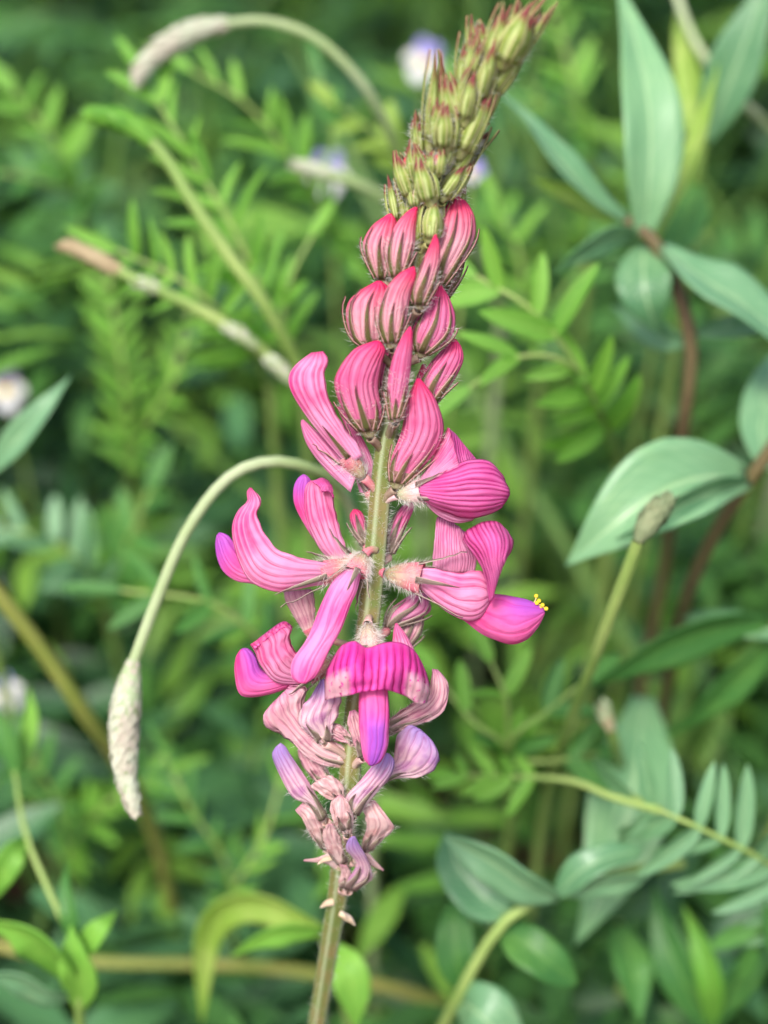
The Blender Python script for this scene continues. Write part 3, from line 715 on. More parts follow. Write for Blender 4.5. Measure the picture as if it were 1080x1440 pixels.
for sx, sy in ((754, 838), (758, 845), (763, 851), (759, 855), (768, 856), (755, 848)):
    C = smooth_path([tuple(SP(748, 852, -2)), tuple(SP((748 + sx) / 2 + 2, (852 + sy) / 2 - 1, -2.2)), tuple(SP(sx, sy, -2 - random.random()))], 6)
    ph = np.linspace(0, math.pi, 6); Cb = np.array([C[-1] + (C[-1] - C[-2]) / np.linalg.norm(C[-1] - C[-2]) * 0.00025 * -math.cos(t) for t in ph])
    V, F, U = tube_data(C, 0.00008, 6)
    st = part('stamen', V, F, M['filament'], f, U)
    # the pollen sac sits on the filament's end
    Va, Fa, Ua = tube_data(Cb, [0.00002, 0.0002, 0.00026, 0.00026, 0.0002, 0.00002], 8)
    part('anther', Va, Fa, M['anther'], f, Ua)

# smaller flowers behind the stem
bud([(540, 882), (547, 860), (568, 843), (588, 829)], [(561, 880), (590, 870), (606, 857), (600, 836)], [2.5, 3], 'banner_dull', tmat='tooth_grey', cmat='cup', reach=(0.6, 0.9), hairs=120)
bud([(541, 780), (544, 750), (556, 722), (572, 707)], [(554, 777), (567, 749), (581, 717), (581, 706)], [2, 2.4], 'banner', tmat='tooth_grey', cmat='cup_dry', reach=(0.6, 0.9), hairs=200)
bud([(511, 768), (497, 746), (492, 726), (497, 716)], [(518, 762), (515, 736), (509, 721), (501, 716)], [3, 3], 'bud_dark', tmat='tooth_grey', cmat='cup', hairs=120)
bud([(430, 895), (413, 866), (402, 846), (399, 832)], [(442, 882), (443, 861), (442, 842), (438, 828)], [2.5, 2.5], 'wilt', tmat='tooth_grey', cmat='cup', teeth=(), hairs=40, gap=0.2, wr=0.06)
bud([(552, 912), (560, 890), (572, 868), (582, 850)], [(575, 915), (590, 895), (596, 872), (592, 852)], [4, 4], 'wilt', tmat='tooth_grey', cmat='cup', hairs=60)

# withered lower flowers
def wilt(A, B, d, mat, wr=0.2, ratio=0.45, gap=0.0, teeth=(5, 10, 20), py=None, **kw):
    b0 = (np.array(A[0]) + np.array(B[0])) / 2
    A = [tuple(b0 + (np.array(p) - b0) * 1.03) for p in A]; B = [tuple(b0 + (np.array(p) - b0) * 1.03) for p in B]
    return bud(A, B, d, mat, teeth=teeth, ratio=ratio, reach=(0.3, 0.55), name='withered_flower', tmat=kw.pop('tmat', 'tooth_grey'), cmat='cup_dry', wr=wr, gap=gap, hairs=kw.pop('hairs', 120), drop=kw.pop('drop', 22), cup_i=4, **kw)
wilt([(478, 1080), (444, 1071), (404, 1038), (381, 1025), (374, 1009), (384, 993)], [(486, 1052), (457, 1032), (434, 1010), (429, 986), (433, 970), (410, 967)], [0, -1.5, -2], 'wilt', gap=0.15)
wilt([(442, 1038), (424, 1020), (424, 1001), (439, 978), (452, 958)], [(466, 1034), (471, 1010), (477, 985), (469, 965), (457, 957)], [-2.5, -4], 'wilt_violet', gap=0.2)
wilt([(488, 1046), (466, 1038), (462, 1022)], [(490, 1030), (478, 1020), (467, 1017)], [-1.5, -2], 'wilt', teeth=(8,), hairs=40)
wilt([(540, 1036), (585, 1019), (616, 1004), (628, 979), (625, 958), (613, 944)], [(540, 1016), (575, 992), (598, 976), (604, 956), (606, 943)], [0.5, -1, -1.5], 'wilt', gap=0.2)
wilt([(528, 1108), (557, 1094), (585, 1092), (606, 1082), (614, 1064), (607, 1046), (595, 1033)], [(522, 1090), (552, 1070), (556, 1046), (565, 1031), (576, 1023), (590, 1028)], [0.5, -0.5, -1], 'wilt_violet', gap=0.15)
wilt([(452, 1156), (433, 1132), (412, 1121), (394, 1088), (385, 1065), (390, 1053)], [(459, 1148), (449, 1128), (436, 1103), (411, 1066), (403, 1053), (396, 1048)], [-1, -2.5], 'wilt_violet', wr=0.1, ratio=0.7)
wilt([(454, 1194), (440, 1178), (427, 1152), (417, 1140)], [(461, 1184), (452, 1157), (441, 1138), (426, 1131)], [-0.6, -1], 'wilt_beige')
wilt([(488, 1138), (487, 1121), (508, 1097), (530, 1070), (541, 1061)], [(508, 1142), (527, 1118), (548, 1092), (553, 1073), (546, 1062)], [-2.5, -5], 'wilt_violet', wr=0.1, ratio=0.6)
wilt([(508, 1192), (515, 1160), (512, 1136), (521, 1126)], [(522, 1196), (539, 1179), (552, 1164), (539, 1144), (526, 1127)], [-0.6, -1.2], 'wilt_beige')
wilt([(484, 1242), (501, 1216), (487, 1196), (490, 1183), (496, 1178)], [(509, 1247), (522, 1235), (517, 1211), (506, 1191), (499, 1178)], [-2.5, -4.5], 'wilt_violet', wr=0.08, ratio=0.7, drop=10)
wilt([(478, 1130), (456, 1119), (439, 1107), (450, 1097)], [(483, 1116), (480, 1104), (467, 1092), (456, 1094)], [-2, -3], 'wilt_beige')
wilt([(472, 1212), (462, 1196), (454, 1174), (462, 1160)], [(486, 1206), (480, 1186), (474, 1170), (468, 1160)], [-2, -2.6], 'wilt_beige', teeth=(4, 12), drop=14)
wilt([(470, 1222), (458, 1214), (440, 1212), (428, 1211)], [(474, 1206), (464, 1201), (446, 1207), (429, 1209)], [-1.6, -2.2], 'wilt_beige', teeth=(), hairs=30, drop=10, wr=0.03)
wilt([(504, 1204), (516, 1200), (528, 1212), (539, 1223)], [(502, 1216), (510, 1214), (524, 1218), (538, 1224)], [-1, -1.4], 'wilt_beige', teeth=(), hairs=30, drop=12, wr=0.03)
wilt([(476, 1240), (480, 1228), (478, 1216)], [(492, 1246), (494, 1232), (488, 1218)], [-2.4, -3], 'wilt_beige', teeth=(9,), drop=8, hairs=40)
wilt([(505, 1062), (496, 1040), (490, 1018), (492, 1002)], [(516, 1060), (518, 1036), (510, 1012), (499, 1000)], [-3, -4.5], 'wilt', drop=14)
wilt([(478, 1168), (468, 1150), (466, 1132), (474, 1120)], [(496, 1164), (496, 1146), (490, 1130), (480, 1119)], [-3, -4], 'wilt_beige', drop=14)
wilt([(452, 1108), (436, 1090), (424, 1070), (420, 1056)], [(466, 1096), (454, 1074), (440, 1058), (426, 1052)], [1.5, 1.2], 'wilt', drop=12)
# dry bract stubs below the flowers
for b, t, r, d in (((468, 1268), (450, 1277), 6, -1.6), ((484, 1288), (500, 1302), 6, -1.4), ((478, 1284), (490, 1296), 5, -2), ((466, 1206), (446, 1216), 5, -2), ((520, 1236), (530, 1226), 4, -1)):
    C = smooth_path([tuple(SP(b[0], b[1], d)), tuple(SP((b[0] + t[0]) / 2, (b[1] + t[1]) / 2 - 2, d - 0.4)), tuple(SP(t[0], t[1], d - 0.6))], 8)
    tube('bract', C, [r * K, r * K * 0.9, r * K * 0.5, 0.00003], M['tooth_dry'], spike, 8)
# ---------------------------------------------------------------- leaves and stalks of the plants behind
def ribbon(name, parent, spine, wid, mat, twist=0.0, fold=0.25, nu=22, nv=9, wave=0.05, solid=0.25, prof=None):
    """a leaf blade: spine of (px, py, mm), half-open V fold along its midrib; wid = greatest width in photo pixels at that depth"""
    C = np.array([P(*q) for q in smooth_path(spine, nu)])
    z = np.array([q[2] for q in smooth_path(spine, nu)])
    T = np.gradient(C, axis=0); T /= np.linalg.norm(T, axis=1)[:, None]
    side = np.cross(T, np.array(VD)); side /= np.linalg.norm(side, axis=1)[:, None] + 1e-9
    nrm = np.cross(side, T)
    tw = np.radians(lin(twist, nu))[:, None]
    s2 = side * np.cos(tw) + nrm * np.sin(tw); n2 = -side * np.sin(tw) + nrm * np.cos(tw)
    if (n2[nu // 2] @ np.array(VD)) > 0: n2 = -n2
    t = np.linspace(0, 1, nu)
    if prof is None: pr = np.sin(np.pi * np.clip(t, 0.0, 1) ** 0.8) ** 0.75
    else: pr = np.interp(t, np.linspace(0, 1, len(prof)), prof)
    hw = np.maximum(pr, 0.015) * wid * 0.5 * K * (1 + z * 0.001 / DIST)
    V, U = [], []
    ph = random.uniform(0, 6)
    for i in range(nu):
        for j in range(nv):
            s = -1 + 2 * j / (nv - 1)
            V.append(C[i] + s2[i] * hw[i] * s + n2[i] * hw[i] * (fold * (abs(s) ** 1.3 - 0.4) + wave * math.sin(t[i] * 14 + ph + s * 1.5) * abs(s)))
            U.append((t[i], 0.5 + s * 0.5))
    return part(name, V, grid_faces(nu, nv), mat, parent, U, solid=solid, origin=C[0])

def stalk3(pts, n=40, ground=(0.0, 0.03)):
    C = [tuple(P(*p)) for p in pts]
    if ground is not None: C = to_ground(C[0], ground, 4)[::-1] + C
    return smooth_path(C, n)

# one set of shared leaflet meshes
LEAFLETS = {}
def leaflet_mesh(mat, kind):
    key = (mat, kind)
    if key in LEAFLETS: return LEAFLETS[key]
    nu, nv = 9, 5
    rs = random.Random(kind * 13 + 5)
    V, U = [], []
    bend, fold = rs.uniform(-0.25, 0.1), rs.uniform(0.1, 0.3)
    for i in range(nu):
        t = i / (nu - 1)
        w = max(0.04, math.sin(math.pi * min(1, 0.03 + t * 0.95) ** 0.85) ** 0.55) * (1 - 0.1 * t)
        if i == nu - 1: w = 0.1
        for j in range(nv):
            s = -1 + 2 * j / (nv - 1)
            V.append((s * w * 0.5, t, bend * t * t + fold * 0.25 * abs(s) * w)); U.append((t, 0.5 + s * 0.5))
    me = mesh_np('leaflet', np.array(V), grid_faces(nu, nv), M[mat], U)
    LEAFLETS[key] = me
    return me

def leaflet(parent, mat, base, dirn, nrm, length, width, name='leaflet'):
    o = bpy.data.objects.new(name, leaflet_mesh(mat, random.randrange(4)))
    put(o, parent, base)
    y = Vector(dirn).normalized(); z = (Vector(nrm) - y * Vector(nrm).dot(y)).normalized(); x = y.cross(z)
    m = Matrix((x, y, z)).transposed()
    o.rotation_euler = m.to_euler()
    o.scale = (width, length, length)
    return o

def pinnate(parent, rachis, pairs, lpx, wpx, mat, ang=55, up=(0, -0.5, 0.85), t0=0.2, smat='stalk_green', end=True, lift=0.25, tilt=0.3, sides=(-1, 1), one=None):
    """rachis as pixels + depth, root end first; leaflets in pairs and one at the end"""
    C = smooth_path([tuple(P(*p)) for p in rachis], 30)
    r = tube('leaf', C, [0.0007, 0.0005, 0.0003], M[smat], parent, 7)
    T = np.gradient(C, axis=0); T /= np.linalg.norm(T, axis=1)[:, None]
    d0 = rachis[len(rachis) // 2][2]; sc = K * (1 + d0 * 0.001 / DIST)
    upv = np.array(up, float); upv /= np.linalg.norm(upv)
    for k_ in range(pairs):
        t = t0 + (1 - t0) * (k_ + 0.4) / pairs
        i = min(int(t * 29), 28)
        for s in sides:
            if random.random() < 0.07: continue
            side = np.cross(T[i], upv) * s
            side /= np.linalg.norm(side) + 1e-9
            a = R_(ang + random.uniform(-9, 9) - 12 * t)
            d = T[i] * math.cos(a) + side * math.sin(a) + upv * random.uniform(lift - 0.2, lift + 0.2)
            n = upv + side * random.uniform(-tilt, tilt) - side * 0.15 + np.array([0, random.uniform(-0.2, 0.1), 0])
            f = (1 - 0.35 * abs(t - 0.5) ** 1.5) * random.uniform(0.7, 1.12)
            d = d + np.array([random.gauss(0, 0.13) for _ in range(3)]); n = n + np.array([random.gauss(0, 0.25) for _ in range(3)])
            leaflet(r, mat, C[i], d, n, lpx * sc * f, wpx * sc * f * random.uniform(0.8, 1.15))
    if end: leaflet(r, mat, C[-1], T[-1], upv, lpx * sc * 0.9, wpx * sc * 0.9)
    return r

def seed_head(parent, pts, wid, prof, mat='head_pale', smat='scale_pale', nsc=150, slen=34, name='flower_head'):
    """a ribwort spike: tapering core wrapped in small overlapping scales"""
    n = 26
    q = smooth_path(pts, n); C = np.array([P(*p) for p in q])
    z = 1 + q[:, 2] * 0.001 / DIST
    r = np.interp(np.linspace(0, 1, n), np.linspace(0, 1, len(prof)), prof) * wid * 0.5 * K * z
    h = tube(name, C, r * 0.9, M[mat], parent, 14)
    T, N, B = frames(C)
    Vs, Fs = [], []
    for k_ in range(nsc):
        t = (k_ + 0.5) / nsc; i = min(int(t * (n - 1)), n - 2); ph = k_ * 2.39996
        rad = N[i] * math.cos(ph) + B[i] * math.sin(ph); cr = np.cross(T[i], rad)
        L = slen * K * z[i] * random.uniform(0.7, 1.2) * (0.5 + 0.5 * r[i] / r.max()); w_ = L * 0.28
        b = C[i] + rad * r[i] * 0.85; dr = T[i] * 0.95 + rad * random.uniform(0.02, 0.24)
        k0 = len(Vs)
        Vs += [b - cr * w_ * 0.6, b + cr * w_ * 0.6, b + dr * L * 0.5 + cr * w_ + rad * 0.0001, b + dr * L, b + dr * L * 0.5 - cr * w_ + rad * 0.0001]
        Fs += [(k0, k0 + 1, k0 + 2, k0 + 4), (k0 + 4, k0 + 2, k0 + 3, k0 + 3)]
    V = np.array(Vs); F4 = np.array(Fs)
    tri = []
    for a, b, c, d in F4:
        tri.append((a, b, c))
        if d != c: tri.append((a, c, d))
    o = part('scales', V, np.array(tri), M[smat], h, smooth=False, origin=C[0]); o['kind'] = 'stuff'
    return h

def stalk_thing(name, label, cat, pts, rad, mat, group=None, ground=(0.0, 0.03), n=110, pn='stalk'):
    C = stalk3(pts, n, ground)
    t = thing(name, label, cat, (C[0][0], C[0][1], 0 if ground is not None else C[0][2]), group)
    tube(pn, C, rad, M[mat], t, 10)
    return t

# arching ribwort with pale drooping head beside the lower flowers
t = stalk_thing('ribwort_plantain', 'arched pale stalk with a hanging cream seed head left of the spike', 'plant', [(520, 900, 60), (500, 740, 42), (470, 680, 32), (425, 655, 26), (370, 650, 24), (316, 676, 23), (262, 748, 22), (222, 840, 22), (186, 936, 22)], [0.0010, 0.0010, 0.0009, 0.0008, 0.0008], 'stalk_pale', 'nodding ribwort heads')
seed_head(t, [(188, 928, 22), (178, 985, 21), (174, 1040, 21), (178, 1095, 21), (191, 1146, 21)], 46, [0.45, 0.8, 1.0, 1.0, 0.95, 0.78, 0.66, 0.5, 0.22], nsc=260, slen=22)
# upper left arch
t = stalk_thing('ribwort_plantain', 'pale stalk arching at the top edge with a tapering whitish head', 'plant', [(600, 420, 120), (575, 260, 95), (535, 160, 78), (495, 100, 72), (440, 52, 70), (375, 30, 70), (310, 34, 70)], [0.0012, 0.0011, 0.0010, 0.0009, 0.0008], 'stalk_pale', 'nodding ribwort heads')
seed_head(t, [(322, 33, 70), (280, 42, 70), (240, 62, 70), (212, 84, 70), (192, 110, 69)], 32, [0.6, 0.9, 1.0, 1.0, 0.9, 0.75, 0.5], nsc=130, slen=26)
# green nodding one
t = stalk_thing('ribwort_plantain', 'green stalk bent over to the left with a smooth young green head', 'plant', [(470, 700, 85), (430, 545, 68), (380, 440, 58), (328, 368, 55), (276, 292, 54), (236, 226, 54), (208, 194, 54)], [0.0014, 0.0013, 0.0012, 0.0011, 0.0010], 'stalk_green', 'nodding ribwort heads')
seed_head(t, [(214, 200, 54), (190, 180, 54), (160, 166, 54), (128, 160, 54)], 30, [0.7, 1.0, 1.05, 0.9, 0.6], 'leaf_bright', 'leaf_bright', nsc=90, slen=24)
# brown tipped sprawling stalk
t = stalk_thing('grass_stalk', 'slanting pale stalk with a brown tip and swollen joints, left of the buds', 'plant', [(520, 700, 90), (470, 610, 75), (410, 535, 64), (350, 480, 60), (285, 438, 58), (215, 404, 57), (160, 378, 57)], [0.0014, 0.0014, 0.0014, 0.0012, 0.0009], 'stalk_green')
seed_head(t, [(170, 382, 57), (140, 366, 57), (112, 352, 57), (88, 345, 57)], 22, [0.8, 1, 0.9, 0.5], 'scale_brown', 'scale_brown', nsc=60, slen=22)
for a, b in (((235, 412), (190, 396)), ((360, 488), (318, 458)), ((415, 540), (378, 505))):
    seed_head(t, [(a[0], a[1], 57.5), ((a[0] + b[0]) / 2, (a[1] + b[1]) / 2 - 2, 57), (b[0], b[1], 57)], 22, [0.5, 1, 1, 0.4], 'stalk_pale', 'scale_pale', nsc=20, slen=18, name='joint')
t = stalk_thing('grass_stalk', 'short drooping stalk with a cream tip under the violet pansy', 'plant', [(700, 420, 130), (610, 310, 100), (545, 278, 88), (490, 254, 84), (450, 242, 84)], [0.0013, 0.0013, 0.0011, 0.0009], 'stalk_pale')
seed_head(t, [(470, 247, 84), (445, 239, 84), (416, 232, 84)], 22, [0.8, 1, 0.5], 'head_pale', 'scale_pale', nsc=40, slen=20)
stalk_thing('bare_stalk', 'thick olive stalk running down from the left edge beside the cream head', 'stalk', [(220, 1180, 120), (170, 1075, 90), (120, 1004, 74), (62, 918, 66), (0, 838, 60), (-60, 760, 56), (-110, 650, 54)], [0.0016, 0.0015, 0.0013], 'stalk_olive')
stalk_thing('bare_stalk', 'thin pale stalk crossing the right edge near the top corner', 'stalk', [(1180, 300, 130), (1080, 178, 100), (1036, 136, 94), (990, 80, 92), (960, 20, 95), (940, -60, 100)], [0.0012, 0.0011, 0.0008], 'stalk_pale')
stalk_thing('bare_stalk', 'olive brown stem lying level across the bottom behind the spike', 'stalk', [(700, 1440, 130), (560, 1392, 112), (420, 1366, 106), (290, 1356, 102), (130, 1352, 100), (0, 1330, 102), (-120, 1290, 110)], [0.0013, 0.0013, 0.0010], 'stalk_olive', ground=(0.03, 0.03))
# bud on a thin stalk
t = stalk_thing('bud_stalk', 'grey green pointed bud on a thin stalk in front of the pale leaf pair', 'plant', [(770, 1120, 95), (808, 1000, 54), (842, 910, 36), (872, 830, 27), (898, 760, 22)], [0.0011, 0.0010, 0.0009], 'stalk_green')
seed_head(t, [(896, 762, 22), (908, 742, 22), (925, 718, 22), (940, 702, 22)], 36, [0.4, 0.95, 1, 0.7, 0.3], 'bud_grey', 'bud_grey', nsc=60, slen=26)
t = stalk_thing('bud_stalk', 'tiny cream bud on a short stalk beside the vetch clump', 'plant', [(880, 1120, 100), (868, 1060, 66), (858, 1020, 58)], [0.0009, 0.0008], 'stalk_green')
seed_head(t, [(860, 1028, 58), (852, 1008, 58), (848, 992, 58)], 24, [0.5, 1, 0.6], 'scale_brown', 'head_pale', nsc=30, slen=16)

# broad-leaved plant with red-brown stem on the right
C = stalk3([(930, 820, 110), (948, 690, 82), (962, 590, 66), (972, 490, 60), (952, 405, 57), (918, 338, 56), (880, 308, 56)], 50)
t = thing('broad_leaved_plant', 'tall plant with red-brown stem and broad blue-green leaves at upper right', 'plant', (C[0][0], C[0][1], 0))
tube('stem', C, [0.0013, 0.0013, 0.0012, 0.0011], M['stalk_brown'], t, 12)
LP = [0.25, 0.55, 0.85, 1.0, 1.0, 0.9, 0.72, 0.48, 0.22, 0.02]
ribbon('leaf', t, [(905, 335, 56), (915, 250, 52), (915, 160, 52), (898, 70, 56), (866, -30, 62)], 92, M['leaf_pale'], -14, 0.3, wave=0.07, prof=LP)
ribbon('leaf', t, [(885, 312, 57), (835, 275, 54), (790, 225, 54), (745, 170, 58), (700, 128, 66)], 62, M['leaf_blue'], -45, 0.35, prof=LP)
ribbon('leaf', t, [(880, 310, 58), (850, 296, 60), (805, 275, 64), (745, 250, 70)], 34, M['leaf_lime'], 40, 0.3, prof=LP)
ribbon('leaf', t, [(930, 345, 56), (985, 385, 50), (1040, 420, 48), (1100, 470, 48), (1160, 530, 52)], 88, M['leaf_blue'], 35, 0.3, prof=LP)
ribbon('leaf', t, [(900, 330, 58), (860, 335, 52), (820, 355, 50), (780, 385, 52)], 46, M['leaf_blue'], 50, 0.3, prof=LP)
ribbon('leaf', t, [(905, 345, 58), (905, 390, 54), (912, 430, 54), (925, 470, 58)], 78, M['leaf_blue'], -12, 0.25, prof=LP)
ribbon('leaf', t, [(978, 470, 60), (1020, 462, 56), (1070, 458, 54), (1140, 462, 54)], 40, M['leaf_blue'], 30, 0.3, prof=LP)
ribbon('leaf', t, [(970, 480, 62), (935, 475, 66), (900, 455, 72), (860, 430, 80)], 42, M['leaf_blue'], 30, 0.3, prof=LP)
ribbon('leaf', t, [(925, 335, 60), (950, 270, 66), (985, 180, 70), (1010, 90, 74)], 38, M['leaf_lime'], 55, 0.3, prof=LP)
# second shoot at the top right corner
C = stalk3([(960, 420, 120), (975, 300, 96), (985, 220, 88), (1000, 150, 84)], 30)
t = thing('broad_leaved_plant', 'blurred broad bright leaf standing in the upper right corner', 'plant', (C[0][0], C[0][1], 0))
tube('stem', C, [0.0014, 0.0010], M['stalk_green'], t, 8)
ribbon('leaf', t, [(990, 200, 86), (1020, 130, 80), (1050, 50, 76), (1090, -50, 74)], 76, M['leaf_blue'], 25, 0.35, prof=LP)
ribbon('leaf', t, [(980, 260, 90), (960, 330, 84), (930, 380, 82)], 60, M['leaf_mid'], -30, 0.35, prof=LP)
ribbon('leaf', t, [(985, 230, 90), (975, 150, 92), (960, 60, 96), (955, -20, 100)], 40, M['leaf_lime'], 40, 0.35, prof=LP)
# third shoot: the large pale leaf pair by the right edge
C = stalk3([(930, 1010, 110), (960, 860, 74), (1000, 760, 60), (1050, 680, 52), (1100, 610, 48)], 40)
t = thing('broad_leaved_plant', 'red-brown shoot at the right edge carrying a big pale pointed leaf', 'plant', (C[0][0], C[0][1], 0))
tube('stem', C, [0.0013, 0.0013, 0.0011], M['stalk_brown'], t, 12)
ribbon('leaf', t, [(1052, 672, 50), (990, 668, 42), (925, 690, 38), (860, 740, 38), (795, 796, 42)], 124, M['leaf_pale'], -18, 0.42, prof=LP, wave=0.06)
ribbon('leaf', t, [(1052, 678, 50), (1010, 690, 40), (960, 712, 35), (905, 742, 33), (865, 760, 34)], 54, M['leaf_blue'], 30, 0.4, prof=LP, wave=0.08)
ribbon('leaf', t, [(1075, 660, 50), (1070, 600, 56), (1080, 540, 62), (1110, 470, 70)], 60, M['leaf_blue'], 20, 0.3, prof=LP)
ribbon('leaf', t, [(960, 865, 74), (1010, 875, 66), (1060, 885, 62), (1130, 905, 62)], 44, M['leaf_blue'], 40, 0.3, prof=LP)
# long leaf lower right
C = stalk3([(1140, 1010, 90), (1120, 930, 70), (1085, 872, 62)], 20)
t = thing('lance_leaved_plant', 'long pointed dark green leaf reaching left from the right edge', 'plant', (C[0][0], C[0][1], 0))
tube('stem', C, [0.0014, 0.0010], M['stalk_green'], t, 8)
ribbon('leaf', t, [(1085, 872, 62), (1010, 885, 58), (930, 915, 58), (870, 945, 60), (820, 968, 66)], 74, M['leaf_mid'], 38, 0.35, prof=LP)
ribbon('leaf', t, [(1090, 880, 64), (1060, 930, 66), (1000, 990, 70), (930, 1040, 78)], 60, M['leaf_mid'], 30, 0.35, prof=LP)
# grass-like leaf at the left edge
C = stalk3([(-60, 720, 80), (-20, 670, 62)], 14)
t = thing('lance_leaved_plant', 'narrow blue-green blade pointing up from the left edge', 'plant', (C[0][0], C[0][1], 0))
tube('stem', C, [0.0012, 0.0010], M['stalk_green'], t, 8)
ribbon('leaf', t, [(-20, 670, 62), (20, 622, 58), (60, 575, 56), (100, 528, 58)], 42, M['leaf_blue'], 15, 0.4, prof=LP)
ribbon('leaf', t, [(-25, 675, 62), (-60, 610, 60), (-80, 540, 60)], 40, M['leaf_mid'], 15, 0.4, prof=LP)

# vetch leaves with many leaflets
def vetch(label, leaves, group='vetch and sainfoin leaf sprays', name='vetch_plant', run=(0.0, 0.04)):
    r0 = leaves[0][0][0]
    C = np.array(to_ground(P(*r0), run, 5)[::-1] + [tuple(P(*r0))])
    t = thing(name, label, 'plant', (C[0][0], C[0][1], 0), group)
    tube('stem', smooth_path(C, 16), [0.0013, 0.0010], M['stalk_green'], t, 8)
    for a in leaves:
        ra, kw = a[0], a[1]
        if tuple(ra[0]) != tuple(r0): ra = [r0] + list(ra) if kw.pop('tie', True) else ra
        pinnate(t, ra, **kw)
    return t
vetch('bright narrow leaflets on an upright spray right of the nodding green head', [
    ([(430, 560, 95), (385, 450, 80), (335, 335, 72), (280, 240, 70), (205, 115, 72)], dict(pairs=10, lpx=96, wpx=22, mat='leaf_bright', ang=48)),
    ([(400, 470, 78), (410, 390, 74), (440, 330, 74)], dict(pairs=3, lpx=66, wpx=20, mat='leaf_bright', ang=40, t0=0.4))])
vetch('dim green spray of leaflets under the arching white stalk', [
    ([(520, 420, 150), (470, 330, 120), (420, 240, 106), (350, 150, 100), (270, 100, 100)], dict(pairs=10, lpx=90, wpx=24, mat='leaf_bright', ang=58)),
    ([(440, 270, 110), (470, 200, 104), (450, 110, 104)], dict(pairs=4, lpx=70, wpx=24, mat='leaf_mid', ang=50))])
vetch('yellow-green comb of leaflets above the brown tipped stalk', [
    ([(380, 540, 100), (320, 450, 74), (250, 392, 68), (165, 352, 68)], dict(pairs=11, lpx=92, wpx=20, mat='leaf_bright', ang=66, t0=0.25, up=(0.1, -0.9, 0.4)))])
vetch('lime green leaflet cluster glowing left of the green tip', [
    ([(600, 330, 140), (570, 250, 112), (535, 195, 104), (478, 150, 102)], dict(pairs=5, lpx=62, wpx=26, mat='leaf_lime', ang=55, t0=0.35))])
vetch('fresh green leaflets fanning out right of the pink buds', [
    ([(872, 650, 90), (838, 570, 60), (795, 490, 50), (740, 430, 47), (668, 388, 48)], dict(pairs=8, lpx=118, wpx=33, mat='leaf_bright', ang=56, t0=0.28, up=(0.1, -0.85, 0.5))),
    ([(820, 530, 54), (740, 500, 46), (660, 545, 46)], dict(pairs=3, lpx=100, wpx=30, mat='leaf_bright', ang=38, t0=0.35))], run=(0, 0.03))
vetch('blue-green comb of upright leaflets at the lower right edge', [
    ([(1200, 1300, 66), (1095, 1222, 48), (1000, 1172, 42), (930, 1140, 42), (890, 1118, 46)], dict(pairs=12, lpx=132, wpx=34, mat='leaf_blue', ang=76, t0=0.15, up=(0.1, -0.97, 0.25), lift=0.0, tilt=0.2)),
    ([(930, 1140, 42), (860, 1120, 46), (790, 1096, 52), (640, 1090, 66)], dict(pairs=4, lpx=70, wpx=24, mat='leaf_bright', ang=50, t0=0.55, tie=False)),
    ([(1100, 1240, 52), (1060, 1330, 60)], dict(pairs=3, lpx=90, wpx=32, mat='leaf_mid', ang=50, t0=0.4))])
vetch('small fresh leaf clump right of the withered flowers', [
    ([(720, 1150, 100), (716, 1060, 66), (712, 985, 58), (690, 930, 58)], dict(pairs=4, lpx=80, wpx=26, mat='leaf_bright', ang=62, t0=0.45)),
    ([(716, 1050, 64), (770, 1000, 60), (820, 960, 62)], dict(pairs=3, lpx=84, wpx=28, mat='leaf_mid', ang=52, t0=0.4)),
    ([(716, 1060, 66), (660, 1010, 60), (615, 950, 64)], dict(pairs=3, lpx=84, wpx=26, mat='leaf_bright', ang=52, t0=0.4)),
    ([(716, 1080, 68), (780, 1070, 64), (840, 1060, 70)], dict(pairs=3, lpx=80, wpx=30, mat='leaf_mid', ang=52, t0=0.4))])
vetch('feathery pale spray at the left, behind the narrow blade', [
    ([(190, 700, 160), (180, 600, 140), (170, 500, 130), (150, 380, 128)], dict(pairs=11, lpx=70, wpx=15, mat='leaf_bright', ang=55)),
    ([(185, 640, 146), (240, 540, 132), (270, 430, 130)], dict(pairs=8, lpx=60, wpx=15, mat='leaf_bright', ang=55))])
vetch('dark green spray left of the hanging cream head', [
    ([(150, 860, 150), (120, 800, 126), (70, 760, 118), (0, 740, 116)], dict(pairs=6, lpx=90, wpx=30, mat='leaf_blue', ang=60)),
    ([(150, 840, 140), (190, 740, 124), (210, 690, 122)], dict(pairs=5, lpx=80, wpx=28, mat='leaf_mid', ang=55))])
vetch('slender leaflets behind the violet keel of the left flower', [
    ([(420, 1010, 110), (380, 920, 84), (300, 850, 72), (170, 830, 70)], dict(pairs=6, lpx=96, wpx=24, mat='leaf_mid', ang=55, t0=0.2))])
vetch('fine leaflets along the left side of the withered flowers', [
    ([(330, 1330, 130), (320, 1220, 106), (270, 1140, 98), (230, 1060, 96)], dict(pairs=9, lpx=60, wpx=14, mat='leaf_mid', ang=55)),
    ([(325, 1260, 112), (370, 1180, 104), (400, 1080, 104)], dict(pairs=7, lpx=60, wpx=15, mat='leaf_bright', ang=50))])

